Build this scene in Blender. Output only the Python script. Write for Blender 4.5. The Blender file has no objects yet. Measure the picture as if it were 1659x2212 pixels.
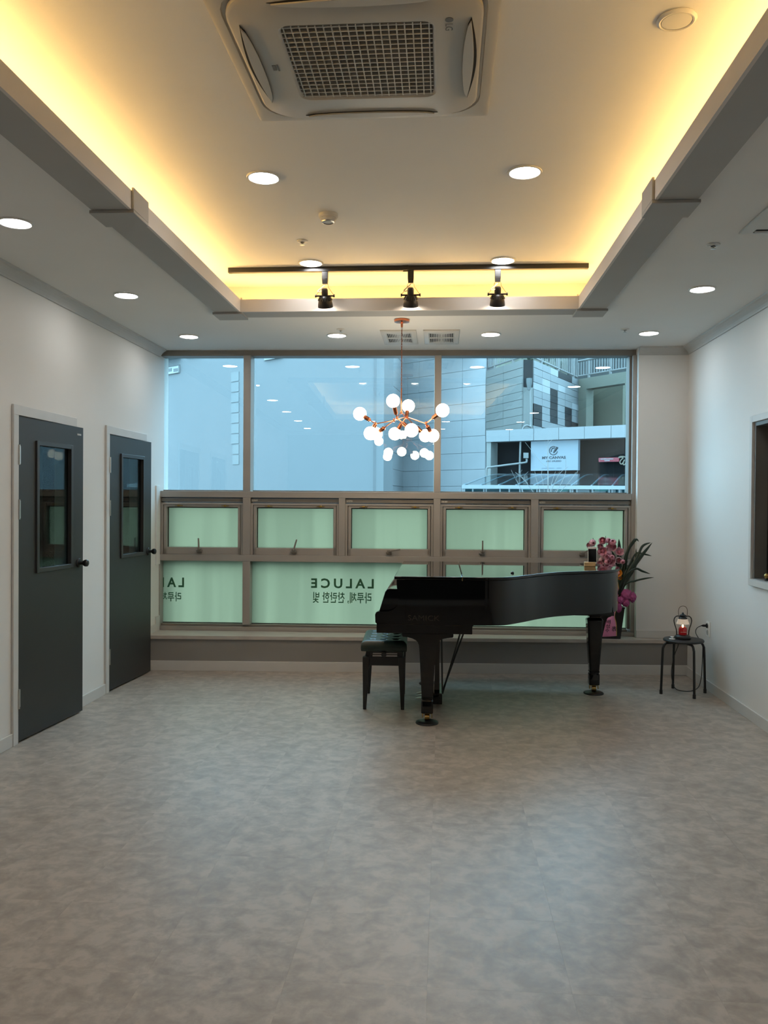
import bpy, bmesh, math, random
from mathutils import Vector, Matrix
R = math.radians
random.seed(7)
C = bpy.context.scene.collection
SC = bpy.context.scene

# ---------------------------------------------------------------- camera, world, exposure
F = 1800.0; CX, CY = 829.5, 1106.0; CAMZ = 1.52
YAW, PITCH, ROLL = R(4.04687915), R(-0.66498324), 0.007
_sy, _cy, _cp, _sp = math.sin(YAW), math.cos(YAW), math.cos(PITCH), math.sin(PITCH)
FWD = Vector((-_sy * _cp, _cy * _cp, _sp)); RGT = Vector((_cy, _sy, 0)); UPV = RGT.cross(FWD)
_c, _s = math.cos(ROLL), math.sin(ROLL)
RGT, UPV = _c * RGT + _s * UPV, -_s * RGT + _c * UPV
CAM = Vector((0, 0, CAMZ))
cam_d = bpy.data.cameras.new('camera'); cam = bpy.data.objects.new('camera', cam_d); C.objects.link(cam)
M3 = Matrix((RGT, UPV, -FWD)).transposed()
cam.matrix_world = Matrix.Translation(CAM) @ M3.to_4x4()
cam_d.sensor_fit = 'VERTICAL'; cam_d.sensor_height = 24.0; cam_d.lens = F / 2212.0 * 24.0
cam_d.clip_start = 0.02; cam_d.clip_end = 500
SC.camera = cam

def at(px, py, Y):
    """point at room depth Y seen at pixel (px, py) of the 1659x2212 frame"""
    d = FWD + RGT * ((px - CX) / F) - UPV * ((py - CY) / F)
    return CAM + d * (Y / d.y)

world = bpy.data.worlds.new('world'); SC.world = world; world.use_nodes = True
wn = world.node_tree.nodes; wl = world.node_tree.links
bg = wn['Background']; bg.inputs[1].default_value = 12.0
tc = wn.new('ShaderNodeTexCoord'); sep = wn.new('ShaderNodeSeparateXYZ'); rp = wn.new('ShaderNodeValToRGB')
wl.new(tc.outputs['Generated'], sep.inputs[0]); wl.new(sep.outputs[2], rp.inputs[0]); wl.new(rp.outputs[0], bg.inputs[0])
rp.color_ramp.elements[0].position = 0.0; rp.color_ramp.elements[0].color = (0.38, 0.55, 0.66, 1)
rp.color_ramp.elements[1].position = 0.9; rp.color_ramp.elements[1].color = (0.50, 0.72, 0.88, 1)

vs = SC.view_settings; vs.view_transform = 'Standard'; vs.look = 'None'; vs.gamma = 1; vs.use_curve_mapping = False
vs.exposure = 0.0
SC.cycles.use_denoising = True
SC.cycles.max_bounces = 8; SC.cycles.diffuse_bounces = 5; SC.cycles.transparent_max_bounces = 16
SC.cycles.sample_clamp_indirect = 4.0; SC.cycles.caustics_reflective = False; SC.cycles.caustics_refractive = False

LAMP_E = 46.0      # downlight discs
COVE_E = 42.0     # warm strips in the ceiling cove
BULB_E = 22.0      # globe bulbs
SPOT_E = 34.0

# ---------------------------------------------------------------- materials
def lin(c):
    return tuple(((v / 255) / 12.92 if v / 255 <= 0.04045 else ((v / 255 + 0.055) / 1.055) ** 2.4) for v in c) + (1,)
MATS = {}
def mat(name, col, rough=0.5, metal=0.0, var=0.04, scale=6.0, bump=0.0, bscale=60.0, spec=0.5, coat=0.0, emit=None, es=0.0, stretch=None):
    """principled material whose colour and roughness wander slightly with noise; col is sRGB 0-255"""
    if name in MATS: return MATS[name]
    m = bpy.data.materials.new(name); m.use_nodes = True; n = m.node_tree.nodes; l = m.node_tree.links
    b = n['Principled BSDF']; c = lin(col)
    b.inputs['Roughness'].default_value = rough; b.inputs['Metallic'].default_value = metal
    b.inputs['Specular IOR Level'].default_value = spec; b.inputs['Coat Weight'].default_value = coat
    t = n.new('ShaderNodeTexCoord'); src = t.outputs['Object']
    if stretch:
        mp = n.new('ShaderNodeMapping'); mp.inputs['Scale'].default_value = stretch; l.new(src, mp.inputs[0]); src = mp.outputs[0]
    nz = n.new('ShaderNodeTexNoise'); nz.inputs['Scale'].default_value = scale; nz.inputs['Detail'].default_value = 4
    l.new(src, nz.inputs['Vector'])
    r = n.new('ShaderNodeValToRGB'); l.new(nz.outputs[0], r.inputs[0])
    r.color_ramp.elements[0].position = 0.3; r.color_ramp.elements[1].position = 0.7
    r.color_ramp.elements[0].color = tuple(max(0, x * (1 - var)) for x in c[:3]) + (1,)
    r.color_ramp.elements[1].color = tuple(min(1, x * (1 + var)) for x in c[:3]) + (1,)
    l.new(r.outputs[0], b.inputs['Base Color'])
    if bump:
        n2 = n.new('ShaderNodeTexNoise'); n2.inputs['Scale'].default_value = bscale; n2.inputs['Detail'].default_value = 3
        l.new(src, n2.inputs['Vector']); bp = n.new('ShaderNodeBump'); bp.inputs['Strength'].default_value = bump
        bp.inputs['Distance'].default_value = 0.01; l.new(n2.outputs[0], bp.inputs['Height']); l.new(bp.outputs[0], b.inputs['Normal'])
    if emit:
        b.inputs['Emission Color'].default_value = tuple(emit) + (1,); b.inputs['Emission Strength'].default_value = es
    MATS[name] = m; return m

def emitter(name, col, s):
    m = bpy.data.materials.new(name); m.use_nodes = True; n = m.node_tree.nodes; l = m.node_tree.links
    n.remove(n['Principled BSDF']); e = n.new('ShaderNodeEmission'); e.inputs[0].default_value = tuple(col) + (1,); e.inputs[1].default_value = s
    l.new(e.outputs[0], n['Material Output'].inputs[0]); MATS[name] = m; return m

def ior_sides(n, l, f, ior):
    # same reflectance on the entry and exit face of a pane, since its rays are not bent inside
    g_ = n.new('ShaderNodeNewGeometry'); mr = n.new('ShaderNodeMapRange'); mr.inputs['To Min'].default_value = ior; mr.inputs['To Max'].default_value = 1 / ior
    l.new(g_.outputs['Backfacing'], mr.inputs[0]); l.new(mr.outputs[0], f.inputs[0])

def glass_thin(name, tint, refl=1.0, rough=0.0, ior=1.72):
    """one-sheet window pane: clear tinted transmission mixed with a fresnel reflection"""
    m = bpy.data.materials.new(name); m.use_nodes = True; n = m.node_tree.nodes; l = m.node_tree.links
    n.remove(n['Principled BSDF'])
    tr = n.new('ShaderNodeBsdfTransparent'); tr.inputs[0].default_value = tuple(tint) + (1,)
    g = n.new('ShaderNodeBsdfGlossy'); g.inputs['Roughness'].default_value = rough; g.inputs[0].default_value = (refl, refl, refl, 1)
    f = n.new('ShaderNodeFresnel'); ior_sides(n, l, f, ior)
    mx = n.new('ShaderNodeMixShader'); l.new(f.outputs[0], mx.inputs[0]); l.new(tr.outputs[0], mx.inputs[1]); l.new(g.outputs[0], mx.inputs[2])
    l.new(mx.outputs[0], n['Material Output'].inputs[0]); MATS[name] = m; return m

def film(name, col, scale):
    """frosted film on glass: diffuse light passes through it, glossy on the room side, faint vertical bands painted into its colour"""
    m = bpy.data.materials.new(name); m.use_nodes = True; n = m.node_tree.nodes; l = m.node_tree.links
    n.remove(n['Principled BSDF'])
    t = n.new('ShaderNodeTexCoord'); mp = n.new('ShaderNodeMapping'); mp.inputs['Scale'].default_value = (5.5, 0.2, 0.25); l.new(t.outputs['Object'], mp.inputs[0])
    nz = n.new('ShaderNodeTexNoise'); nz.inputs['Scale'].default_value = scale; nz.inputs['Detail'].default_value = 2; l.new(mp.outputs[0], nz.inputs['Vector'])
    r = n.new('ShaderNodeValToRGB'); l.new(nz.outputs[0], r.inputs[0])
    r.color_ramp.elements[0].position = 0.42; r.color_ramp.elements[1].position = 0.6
    r.color_ramp.elements[0].color = tuple(x * 0.94 for x in col) + (1,); r.color_ramp.elements[1].color = tuple(x * 1.04 for x in col) + (1,)  # bands imitate shadows of outside shapes showing blurred through the film
    tl = n.new('ShaderNodeBsdfTranslucent'); l.new(r.outputs[0], tl.inputs[0])
    df = n.new('ShaderNodeBsdfDiffuse'); df.inputs[0].default_value = (0.20, 0.42, 0.30, 1)
    ad = n.new('ShaderNodeMixShader'); ad.inputs[0].default_value = 0.10; l.new(tl.outputs[0], ad.inputs[1]); l.new(df.outputs[0], ad.inputs[2])
    g = n.new('ShaderNodeBsdfGlossy'); g.inputs['Roughness'].default_value = 0.28
    f = n.new('ShaderNodeFresnel'); ior_sides(n, l, f, 1.35)
    mx = n.new('ShaderNodeMixShader'); l.new(f.outputs[0], mx.inputs[0]); l.new(ad.outputs[0], mx.inputs[1]); l.new(g.outputs[0], mx.inputs[2])
    l.new(mx.outputs[0], n['Material Output'].inputs[0]); MATS[name] = m; return m

wall_m = mat('wall_paint', (226, 224, 220), 0.62, var=0.012, scale=1.5, bump=0.05, bscale=220)
ceil_m = mat('ceiling_paint', (228, 227, 224), 0.7, var=0.015, scale=2.0, bump=0.04, bscale=160)
cove_m = mat('cove_paint', (216, 210, 203), 0.6, var=0.015, scale=3)
soffit_m = mat('soffit_grey', (168, 167, 164), 0.65, var=0.02, scale=3)  # greyer than the ceiling paint, for beams and joint covers
trim_m = mat('trim_wrap', (206, 204, 200), 0.42, var=0.02, scale=9)
crown_m = mat('crown_paint', (188, 187, 184), 0.55, var=0.02)
bench_m = mat('bench_face_paint', (140, 137, 134), 0.55, var=0.03, scale=4)
ledge_m = mat('ledge_laminate', (186, 178, 170), 0.42, var=0.12, scale=7, stretch=(1.0, 6.0, 6.0))
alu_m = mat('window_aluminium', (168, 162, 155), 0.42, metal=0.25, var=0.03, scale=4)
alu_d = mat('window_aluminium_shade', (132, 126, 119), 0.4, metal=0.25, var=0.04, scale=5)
gasket_m = mat('black_gasket', (38, 38, 38), 0.7)
door_m = mat('door_charcoal', (47, 47, 46), 0.5, var=0.03, scale=14, bump=0.03, bscale=200)
black_m = mat('black_satin', (20, 20, 21), 0.35, var=0.1)
blackmet_m = mat('black_powder_metal', (24, 24, 25), 0.42, var=0.1)
steel_m = mat('brushed_steel', (190, 190, 186), 0.3, metal=1.0, var=0.06, scale=30)
brass_m = mat('brass', (176, 146, 88), 0.3, metal=1.0, var=0.06, scale=20)
copper_m = mat('rose_copper', (226, 138, 98), 0.2, metal=1.0, var=0.05, scale=20)
copperd_m = mat('dark_copper_socket', (150, 92, 66), 0.3, metal=1.0, var=0.08, scale=20)
piano_m = mat('piano_black_polish', (4, 5, 6), 0.03, var=0.1, spec=0.5)
leather_m = mat('green_black_leather', (22, 40, 33), 0.36, var=0.12, scale=30, bump=0.12, bscale=90)
plast_m = mat('white_plastic', (214, 212, 206), 0.4, var=0.02, scale=10)
acp_m = mat('cassette_plastic', (178, 175, 168), 0.42, var=0.02, scale=5)
dark_m = mat('dark_cavity', (22, 22, 22), 0.8)
grey_m = mat('grey_frame_inner', (112, 111, 108), 0.5)
lampface = emitter('downlight_glow', (1.0, 0.985, 0.97), LAMP_E)
cove_e = emitter('cove_strip_glow', (1.0, 0.60, 0.20), COVE_E)
bulb_e = emitter('bulb_glow', (1.0, 0.80, 0.56), BULB_E)
spot_e = emitter('spot_glow', (1.0, 0.86, 0.70), SPOT_E)
pane_m = glass_thin('clear_pane', (0.80, 0.93, 0.97))
doorglass_m = glass_thin('door_pane', (0.62, 0.72, 0.72), ior=1.4)
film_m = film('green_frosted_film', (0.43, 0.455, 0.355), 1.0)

def floor_mat():
    m = bpy.data.materials.new('vinyl_stone_tile'); m.use_nodes = True; n = m.node_tree.nodes; l = m.node_tree.links
    b = n['Principled BSDF']; b.inputs['Specular IOR Level'].default_value = 0.45
    t = n.new('ShaderNodeTexCoord'); oi = n.new('ShaderNodeObjectInfo')
    ml = n.new('ShaderNodeMath'); ml.operation = 'MULTIPLY'; ml.inputs[1].default_value = 37.0; l.new(oi.outputs['Random'], ml.inputs[0])
    ad = n.new('ShaderNodeVectorMath'); ad.operation = 'ADD'; l.new(t.outputs['Object'], ad.inputs[0]); l.new(ml.outputs[0], ad.inputs[1])
    a = n.new('ShaderNodeTexNoise'); a.inputs['Scale'].default_value = 11.5; a.inputs['Detail'].default_value = 5; a.inputs['Roughness'].default_value = 0.55; a.inputs['Distortion'].default_value = 0.5
    c = n.new('ShaderNodeTexNoise'); c.inputs['Scale'].default_value = 30; c.inputs['Detail'].default_value = 5; c.inputs['Roughness'].default_value = 0.65
    w = n.new('ShaderNodeTexNoise'); w.inputs['Scale'].default_value = 1.3; w.inputs['Detail'].default_value = 2
    g = n.new('ShaderNodeNewGeometry'); l.new(g.outputs['Position'], w.inputs['Vector'])
    l.new(ad.outputs[0], a.inputs['Vector']); l.new(ad.outputs[0], c.inputs['Vector'])
    m1 = n.new('ShaderNodeMath'); m1.operation = 'MULTIPLY_ADD'; m1.inputs[1].default_value = 0.45; l.new(c.outputs[0], m1.inputs[0]); l.new(a.outputs[0], m1.inputs[2])
    m2 = n.new('ShaderNodeMath'); m2.operation = 'MULTIPLY_ADD'; m2.inputs[1].default_value = 0.25; l.new(w.outputs[0], m2.inputs[0]); l.new(m1.outputs[0], m2.inputs[2])
    r = n.new('ShaderNodeValToRGB'); l.new(m2.outputs[0], r.inputs[0]); e = r.color_ramp.elements
    e[0].position = 0.66; e[0].color = lin((148, 138, 128)); e[1].position = 1.06; e[1].color = lin((180, 169, 157))
    k = e.new(0.85); k.color = lin((164, 154, 143))
    l.new(r.outputs[0], b.inputs['Base Color'])
    rr = n.new('ShaderNodeMapRange'); rr.inputs['To Min'].default_value = 0.33; rr.inputs['To Max'].default_value = 0.5; l.new(c.outputs[0], rr.inputs[0]); l.new(rr.outputs[0], b.inputs['Roughness'])
    bp = n.new('ShaderNodeBump'); bp.inputs['Strength'].default_value = 0.06; bp.inputs['Distance'].default_value = 0.002; l.new(c.outputs[0], bp.inputs['Height']); l.new(bp.outputs[0], b.inputs['Normal'])
    return m
floor_m = floor_mat()

# ---------------------------------------------------------------- mesh builder
class MB:
    def __init__(s): s.v = []; s.f = []
    def add(s, vs, fs):
        o = len(s.v); s.v += [tuple(v) for v in vs]; s.f += [tuple(i + o for i in f) for f in fs]; return s
    def box(s, x0, x1, y0, y1, z0, z1):
        return s.add([(x0,y0,z0),(x1,y0,z0),(x1,y1,z0),(x0,y1,z0),(x0,y0,z1),(x1,y0,z1),(x1,y1,z1),(x0,y1,z1)],
                     [(0,3,2,1),(4,5,6,7),(0,1,5,4),(1,2,6,5),(2,3,7,6),(3,0,4,7)])
    def loft(s, rings, cap=True, closed=True):
        n = len(rings[0]); vs = [p for r in rings for p in r]; fs = []
        for i in range(len(rings) - 1):
            for j in range(n if closed else n - 1):
                k = (j + 1) % n; fs.append((i*n+j, i*n+k, (i+1)*n+k, (i+1)*n+j))
        if cap: fs.append(tuple(range(n))[::-1]); fs.append(tuple((len(rings)-1)*n + i for i in range(n)))
        return s.add(vs, fs)
    def lathe(s, prof, n=24, c=(0,0,0), M=None, cap=True, sy=1.0):
        rings = []
        for r, z in prof:
            ring = [Vector((r*math.cos(2*math.pi*k/n), sy*r*math.sin(2*math.pi*k/n), z)) for k in range(n)]
            if M: ring = [M @ p for p in ring]
            rings.append([p + Vector(c) for p in ring])
        return s.loft(rings, cap)
    def cyl(s, a, b, r0, r1=None, n=12):
        a = Vector(a); b = Vector(b); r1 = r0 if r1 is None else r1; d = (b - a).normalized()
        q = d.to_track_quat('Z', 'Y').to_matrix()
        ring = lambda p, r: [p + q @ Vector((r*math.cos(2*math.pi*k/n), r*math.sin(2*math.pi*k/n), 0)) for k in range(n)]
        return s.loft([ring(a, r0), ring(b, r1)])
    def tube(s, pts, r, n=8, closed=False):
        pts = [Vector(p) for p in pts]; rings = []; up = Vector((0.13, 0.21, 1)).normalized()
        m = len(pts); prev = None
        for i, p in enumerate(pts):
            if closed: d = pts[(i+1) % m] - pts[i-1]
            else: d = pts[min(i+1, m-1)] - pts[max(i-1, 0)]
            d.normalize()
            if prev is None:
                u = up.cross(d)
                if u.length < 1e-3: u = Vector((1,0,0)).cross(d)
                u.normalize()
            else:
                u = prev - d * prev.dot(d)
                u.normalize()
            prev = u; w = d.cross(u); rr = r[i] if isinstance(r, (list, tuple)) else r
            rings.append([p + (u*math.cos(2*math.pi*k/n) + w*math.sin(2*math.pi*k/n)) * rr for k in range(n)])
        if closed: rings.append(rings[0]); return s.loft(rings, False)
        return s.loft(rings)
    def sphere(s, c, r, n=20, m=12, sc=(1,1,1), M=None):
        vs = []; fs = []
        for i in range(m + 1):
            th = math.pi * i / m
            for j in range(n):
                a = 2*math.pi*j/n; p = Vector((r*sc[0]*math.sin(th)*math.cos(a), r*sc[1]*math.sin(th)*math.sin(a), r*sc[2]*math.cos(th)))
                if M: p = M @ p
                vs.append(p + Vector(c))
        for i in range(m):
            for j in range(n):
                k = (j+1) % n; fs.append((i*n+j, (i+1)*n+j, (i+1)*n+k, i*n+k))
        return s.add(vs, fs)
    def prism(s, pts, z0, z1, axis='z'):
        """extrude a closed outline; axis 'z': outline (x, y); axis 'y': outline (x, z) pushed along y; axis 'x': outline (y, z)"""
        n = len(pts)
        if axis == 'z': f = lambda p, h: (p[0], p[1], h)
        elif axis == 'y': f = lambda p, h: (p[0], h, p[1])
        else: f = lambda p, h: (h, p[0], p[1])
        vs = [f(p, z0) for p in pts] + [f(p, z1) for p in pts]
        fs = [(i, (i+1) % n, (i+1) % n + n, i + n) for i in range(n)] + [tuple(range(n))[::-1], tuple(range(n, 2*n))]
        return s.add(vs, fs)
    def grid(s, fn, nu, nv):
        vs = [fn(i/nu, j/nv) for j in range(nv+1) for i in range(nu+1)]
        fs = [(j*(nu+1)+i, j*(nu+1)+i+1, (j+1)*(nu+1)+i+1, (j+1)*(nu+1)+i) for j in range(nv) for i in range(nu)]
        return s.add(vs, fs)
    def build(s, name, m, parent=None, bevel=0.0, smooth=35, loc=None, rot=None, seg=2):
        me = bpy.data.meshes.new(name); me.from_pydata([tuple(v) for v in s.v], [], s.f); 
        bm = bmesh.new(); bm.from_mesh(me); bmesh.ops.remove_doubles(bm, verts=bm.verts, dist=1e-6)
        bmesh.ops.recalc_face_normals(bm, faces=bm.faces); bm.to_mesh(me); bm.free()
        me.materials.append(m); o = bpy.data.objects.new(name, me); C.objects.link(o)
        if smooth:
            me.shade_smooth(); me.set_sharp_from_angle(angle=R(smooth))
        if bevel:
            bv = o.modifiers.new('bevel', 'BEVEL'); bv.width = bevel; bv.segments = seg; bv.limit_method = 'ANGLE'; bv.angle_limit = R(40)
        if loc is not None: o.location = loc
        if rot is not None: o.rotation_euler = rot
        if parent: o.parent = parent
        return o

def tag(o, label=None, cat=None, group=None, kind=None):
    if label: o['label'] = label
    if cat: o['category'] = cat
    if group: o['group'] = group
    if kind: o['kind'] = kind
    return o
def thing(name, label, cat, loc=(0,0,0), rz=0, group=None):
    o = bpy.data.objects.new(name, None); C.objects.link(o); o.location = loc; o.rotation_euler = (0,0,rz); o.empty_display_size = 0.05
    return tag(o, label, cat, group)
def root(name, loc=(0,0,0), rz=0):
    o = bpy.data.objects.new(name, None); C.objects.link(o); o.location = loc; o.rotation_euler = (0,0,rz); o.empty_display_size = 0.05
    o['kind'] = 'structure'; return o
def struct(name, mb, m, bevel=0.0, smooth=0):
    o = mb.build(name, m, None, bevel, smooth); o['kind'] = 'structure'; return o
def dup(o, loc=None, rz=None, label=None, group=None, parent=None):
    c = o.copy(); C.objects.link(c); c.parent = parent if parent else o.parent
    if loc is not None: c.location = loc
    if rz is not None: c.rotation_euler = (0,0,rz)
    if label: c['label'] = label
    if group: c['group'] = group
    for ch in list(o.children):
        d = ch.copy(); C.objects.link(d); d.parent = c
        for g in list(ch.children):
            e = g.copy(); C.objects.link(e); e.parent = d
    return c
def spline(pts, n=8, closed=False):
    P = [Vector(p) for p in pts]; out = []; m = len(P)
    for i in range(m if closed else m - 1):
        p0 = P[(i-1) % m] if closed or i > 0 else P[0]; p1 = P[i]; p2 = P[(i+1) % m]
        p3 = P[(i+2) % m] if closed or i + 2 < m else P[-1]
        for k in range(n):
            t = k / n
            out.append(0.5 * ((2*p1) + (-p0+p2)*t + (2*p0-5*p1+4*p2-p3)*t*t + (-p0+3*p1-3*p2+p3)*t**3))
    if not closed: out.append(P[-1])
    return out

def text_part(body, name, m, parent, width, height, pos, ex=(1,0,0), ez=(0,0,1), mirror=False, depth=0.0012, bold=0.0, spacing=1.0, shear=0.0):
    """flat lettering fitted into width x height, lower left corner at pos, reading along ex with up along ez"""
    cu = bpy.data.curves.new(name, 'FONT'); cu.body = body; cu.size = 1; cu.offset = bold; cu.space_character = spacing; cu.resolution_u = 3; cu.shear = shear
    to = bpy.data.objects.new(name, cu); C.objects.link(to); dg = bpy.context.evaluated_depsgraph_get()
    me = bpy.data.meshes.new_from_object(to.evaluated_get(dg)); bpy.data.objects.remove(to)
    if not me.vertices: return None
    xs = [v.co.x for v in me.vertices]; ys = [v.co.y for v in me.vertices]; x0, x1, y0, y1 = min(xs), max(xs), min(ys), max(ys)
    ex = Vector(ex); ez = Vector(ez); pos = Vector(pos)
    for v in me.vertices:
        u = (v.co.x - x0) / max(1e-6, x1 - x0); w = (v.co.y - y0) / max(1e-6, y1 - y0)
        if mirror: u = 1 - u
        v.co = pos + ex * (u * width) + ez * (w * height)
    me.name = name; me.materials.clear(); me.materials.append(m); o = bpy.data.objects.new(name, me); C.objects.link(o)
    if parent: o.parent = parent
    return o

# ---------------------------------------------------------------- room dimensions (metres; camera stands at x=0, y=0)
XL, XR, YB = -2.64, 2.18, -1.0
ZC = 2.925          # main ceiling
ZCO = 3.18          # raised ceiling of the cove
XM = -0.2575        # middle of the ceiling
BA = R(3.37); BO = Vector((XL, 7.28, 0))                      # front of the window bench
BU = Vector((math.cos(BA), math.sin(BA), 0)); BN = Vector((-math.sin(BA), math.cos(BA), 0))
WA = R(1.5); WO = Vector((-2.66, 7.60, 0))                    # inner face of the window frame
WU = Vector((math.cos(WA), math.sin(WA), 0)); WN = Vector((-math.sin(WA), math.cos(WA), 0))
def bench_y(x): return BO.y + (x - BO.x) * math.tan(BA)
def win_y(x): return WO.y + (x - WO.x) * math.tan(WA)

# ---------------------------------------------------------------- floor with its tiles
fl = struct('floor', MB().box(XL - 0.1, XR + 0.1, YB - 0.1, 7.75, -0.12, -0.004), mat('floor_screed', (176, 170, 164), 0.8))
T = 0.45; xs0 = -0.038; ys0 = 3.05
tile_cache = {}
xe = [XL] + [xs0 + T*k for k in range(-6, 6) if XL < xs0 + T*k < XR] + [XR]
ye = [YB] + [ys0 + T*k for k in range(-9, 11) if YB < ys0 + T*k < 7.55] + [7.55]
for i in range(len(xe) - 1):
    for j in range(len(ye) - 1):
        w, d = xe[i+1] - xe[i], ye[j+1] - ye[j]
        if w < 0.01 or d < 0.01: continue
        key = (round(w, 3), round(d, 3))
        if key not in tile_cache:
            g = 0.00008
            mb = MB(); hw, hd = w/2 - g, d/2 - g; c = 0.00015
            mb.loft([[(-hw,-hd,-0.004),(hw,-hd,-0.004),(hw,hd,-0.004),(-hw,hd,-0.004)], [(-hw,-hd,-c),(hw,-hd,-c),(hw,hd,-c),(-hw,hd,-c)],
                     [(-hw+c,-hd+c,0),(hw-c,-hd+c,0),(hw-c,hd-c,0),(-hw+c,hd-c,0)]])
            o = mb.build('tile', floor_m, fl, smooth=0); tile_cache[key] = o
        else:
            o = tile_cache[key].copy(); C.objects.link(o)
        o.location = ((xe[i] + xe[i+1]) / 2, (ye[j] + ye[j+1]) / 2, 0)

# ---------------------------------------------------------------- walls
# left wall with two door openings
D1 = (4.995, 5.755); D2 = (6.41, 7.17); DH = 2.045; WT = 0.12
mb = MB()
for y0, y1 in ((YB - 0.1, D1[0]), (D1[1], D2[0]), (D2[1], 7.85)): mb.box(XL - WT, XL, y0, y1, -0.01, 3.0)
for a in (D1, D2): mb.box(XL - WT, XL, a[0], a[1], DH, 3.0)
struct('wall_left', mb, wall_m)
# right wall with the borrowed-light opening
RW = (4.75, 6.035, 1.0, 2.10)
mb = MB()
mb.box(XR, XR + 0.14, YB - 0.1, RW[0], -0.01, 3.0); mb.box(XR, XR + 0.14, RW[1], 7.85, -0.01, 3.0)
mb.box(XR, XR + 0.14, RW[0], RW[1], -0.01, RW[2]); mb.box(XR, XR + 0.14, RW[0], RW[1], RW[3], 3.0)
struct('wall_right', mb, wall_m)
struct('wall_rear', MB().box(XL - 0.12, XR + 0.14, YB - 0.12, YB, -0.01, 3.0), mat('rear_wall_dark', (78, 78, 78), 0.6))
# window wall: solid pier at its right end
PX = WO.x + 4.405 * math.cos(WA)
struct('wall_front', MB().box(PX, XR + 0.14, 7.64, 8.0, 0, 3.0), wall_m)
# rooms behind the doors and behind the borrowed light
booth_m = mat('booth_wall', (186, 196, 190), 0.7, var=0.03)
panel_m = mat('booth_acoustic_panel', (30, 34, 34), 0.8, bump=0.5, bscale=120)
mb = MB(); mb.box(-4.4, -4.3, 3.9, 7.9, 0, 2.6); mb.box(-4.3, XL - WT, 3.8, 3.9, 0, 2.6); mb.box(-4.3, XL - WT, 6.1, 6.2, 0, 2.6); mb.box(-4.3, XL - WT, 7.8, 7.9, 0, 2.6)
mb.box(-4.4, XL - WT, 3.8, 7.9, 2.6, 2.7); mb.box(-4.4, XL - WT, 3.8, 7.9, -0.1, 0)
bo = struct('wall_booths', mb, booth_m)
MB().box(-3.0, XL - WT - 0.01, 6.06, 6.1, 0.02, 2.4).build('acoustic_panel', panel_m, bo)
MB().box(-3.4, XL - WT - 0.01, 7.76, 7.8, 0.02, 2.4).build('acoustic_panel', panel_m, bo)
mb = MB(); X2 = XR + 0.14
mb.box(X2 + 1.6, X2 + 1.7, 4.0, 7.0, 0, 2.6); mb.box(X2, X2 + 1.6, 4.0, 4.1, 0, 2.6); mb.box(X2, X2 + 1.6, 6.9, 7.0, 0, 2.6); mb.box(X2, X2 + 1.6, 4.0, 7.0, 2.6, 2.7); mb.box(X2, X2 + 1.6, 4.0, 7.0, -0.1, 0)
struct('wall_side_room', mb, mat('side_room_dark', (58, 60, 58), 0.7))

# ---------------------------------------------------------------- ceiling, cove, crown
BI = (-1.479, 0.943, 1.74, 5.97); BW = 0.193; ZBM = 2.895; ZLP = 2.984; CV = (-1.89, 1.354, 1.33, 6.385)
bo_ = (BI[0] - BW, BI[1] + BW, BI[2] - BW, BI[3] + BW)
mb = MB(); x0, x1, y0, y1 = XL - 0.1, XR + 0.1, YB - 0.1, 7.95
for b in ((x0, BI[0] - 0.02, y0, y1), (BI[1] + 0.02, x1, y0, y1), (BI[0] - 0.02, BI[1] + 0.02, y0, BI[2] - 0.02), (BI[0] - 0.02, BI[1] + 0.02, BI[3] + 0.02, y1)):
    mb.box(b[0], b[1], b[2], b[3], ZC, ZC + 0.02)
ceiling = struct('ceiling', mb, ceil_m)
mb = MB(); mb.box(CV[0] - 0.05, CV[1] + 0.05, CV[2] - 0.05, CV[3] + 0.05, ZCO, ZCO + 0.05)
mb.build('raised_panel', ceil_m, ceiling, smooth=0)
mb = MB(); z0, z1 = ZC + 0.02, ZCO
mb.box(CV[0] - 0.05, CV[0], CV[2] - 0.05, CV[3] + 0.05, z0, z1); mb.box(CV[1], CV[1] + 0.05, CV[2] - 0.05, CV[3] + 0.05, z0, z1)
mb.box(CV[0], CV[1], CV[2] - 0.05, CV[2], z0, z1); mb.box(CV[0], CV[1], CV[3], CV[3] + 0.05, z0, z1)
mb.build('cove_wall', cove_m, ceiling, smooth=0)
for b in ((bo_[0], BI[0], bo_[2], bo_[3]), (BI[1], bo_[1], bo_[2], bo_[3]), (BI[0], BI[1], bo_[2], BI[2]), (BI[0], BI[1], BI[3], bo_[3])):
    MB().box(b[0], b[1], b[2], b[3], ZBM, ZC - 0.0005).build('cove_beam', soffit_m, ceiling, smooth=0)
t_ = 0.014
for b in ((BI[0] - t_, BI[0] + .0006, BI[2] - t_, BI[3] + t_), (BI[1] - .0006, BI[1] + t_, BI[2] - t_, BI[3] + t_), (BI[0] + .0006, BI[1] - .0006, BI[2] - t_, BI[2] + .0006), (BI[0] + .0006, BI[1] - .0006, BI[3] - .0006, BI[3] + t_)):
    MB().box(b[0], b[1], b[2], b[3], ZBM - 0.001, ZLP).build('cove_lip', cove_m, ceiling, smooth=0)
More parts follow.
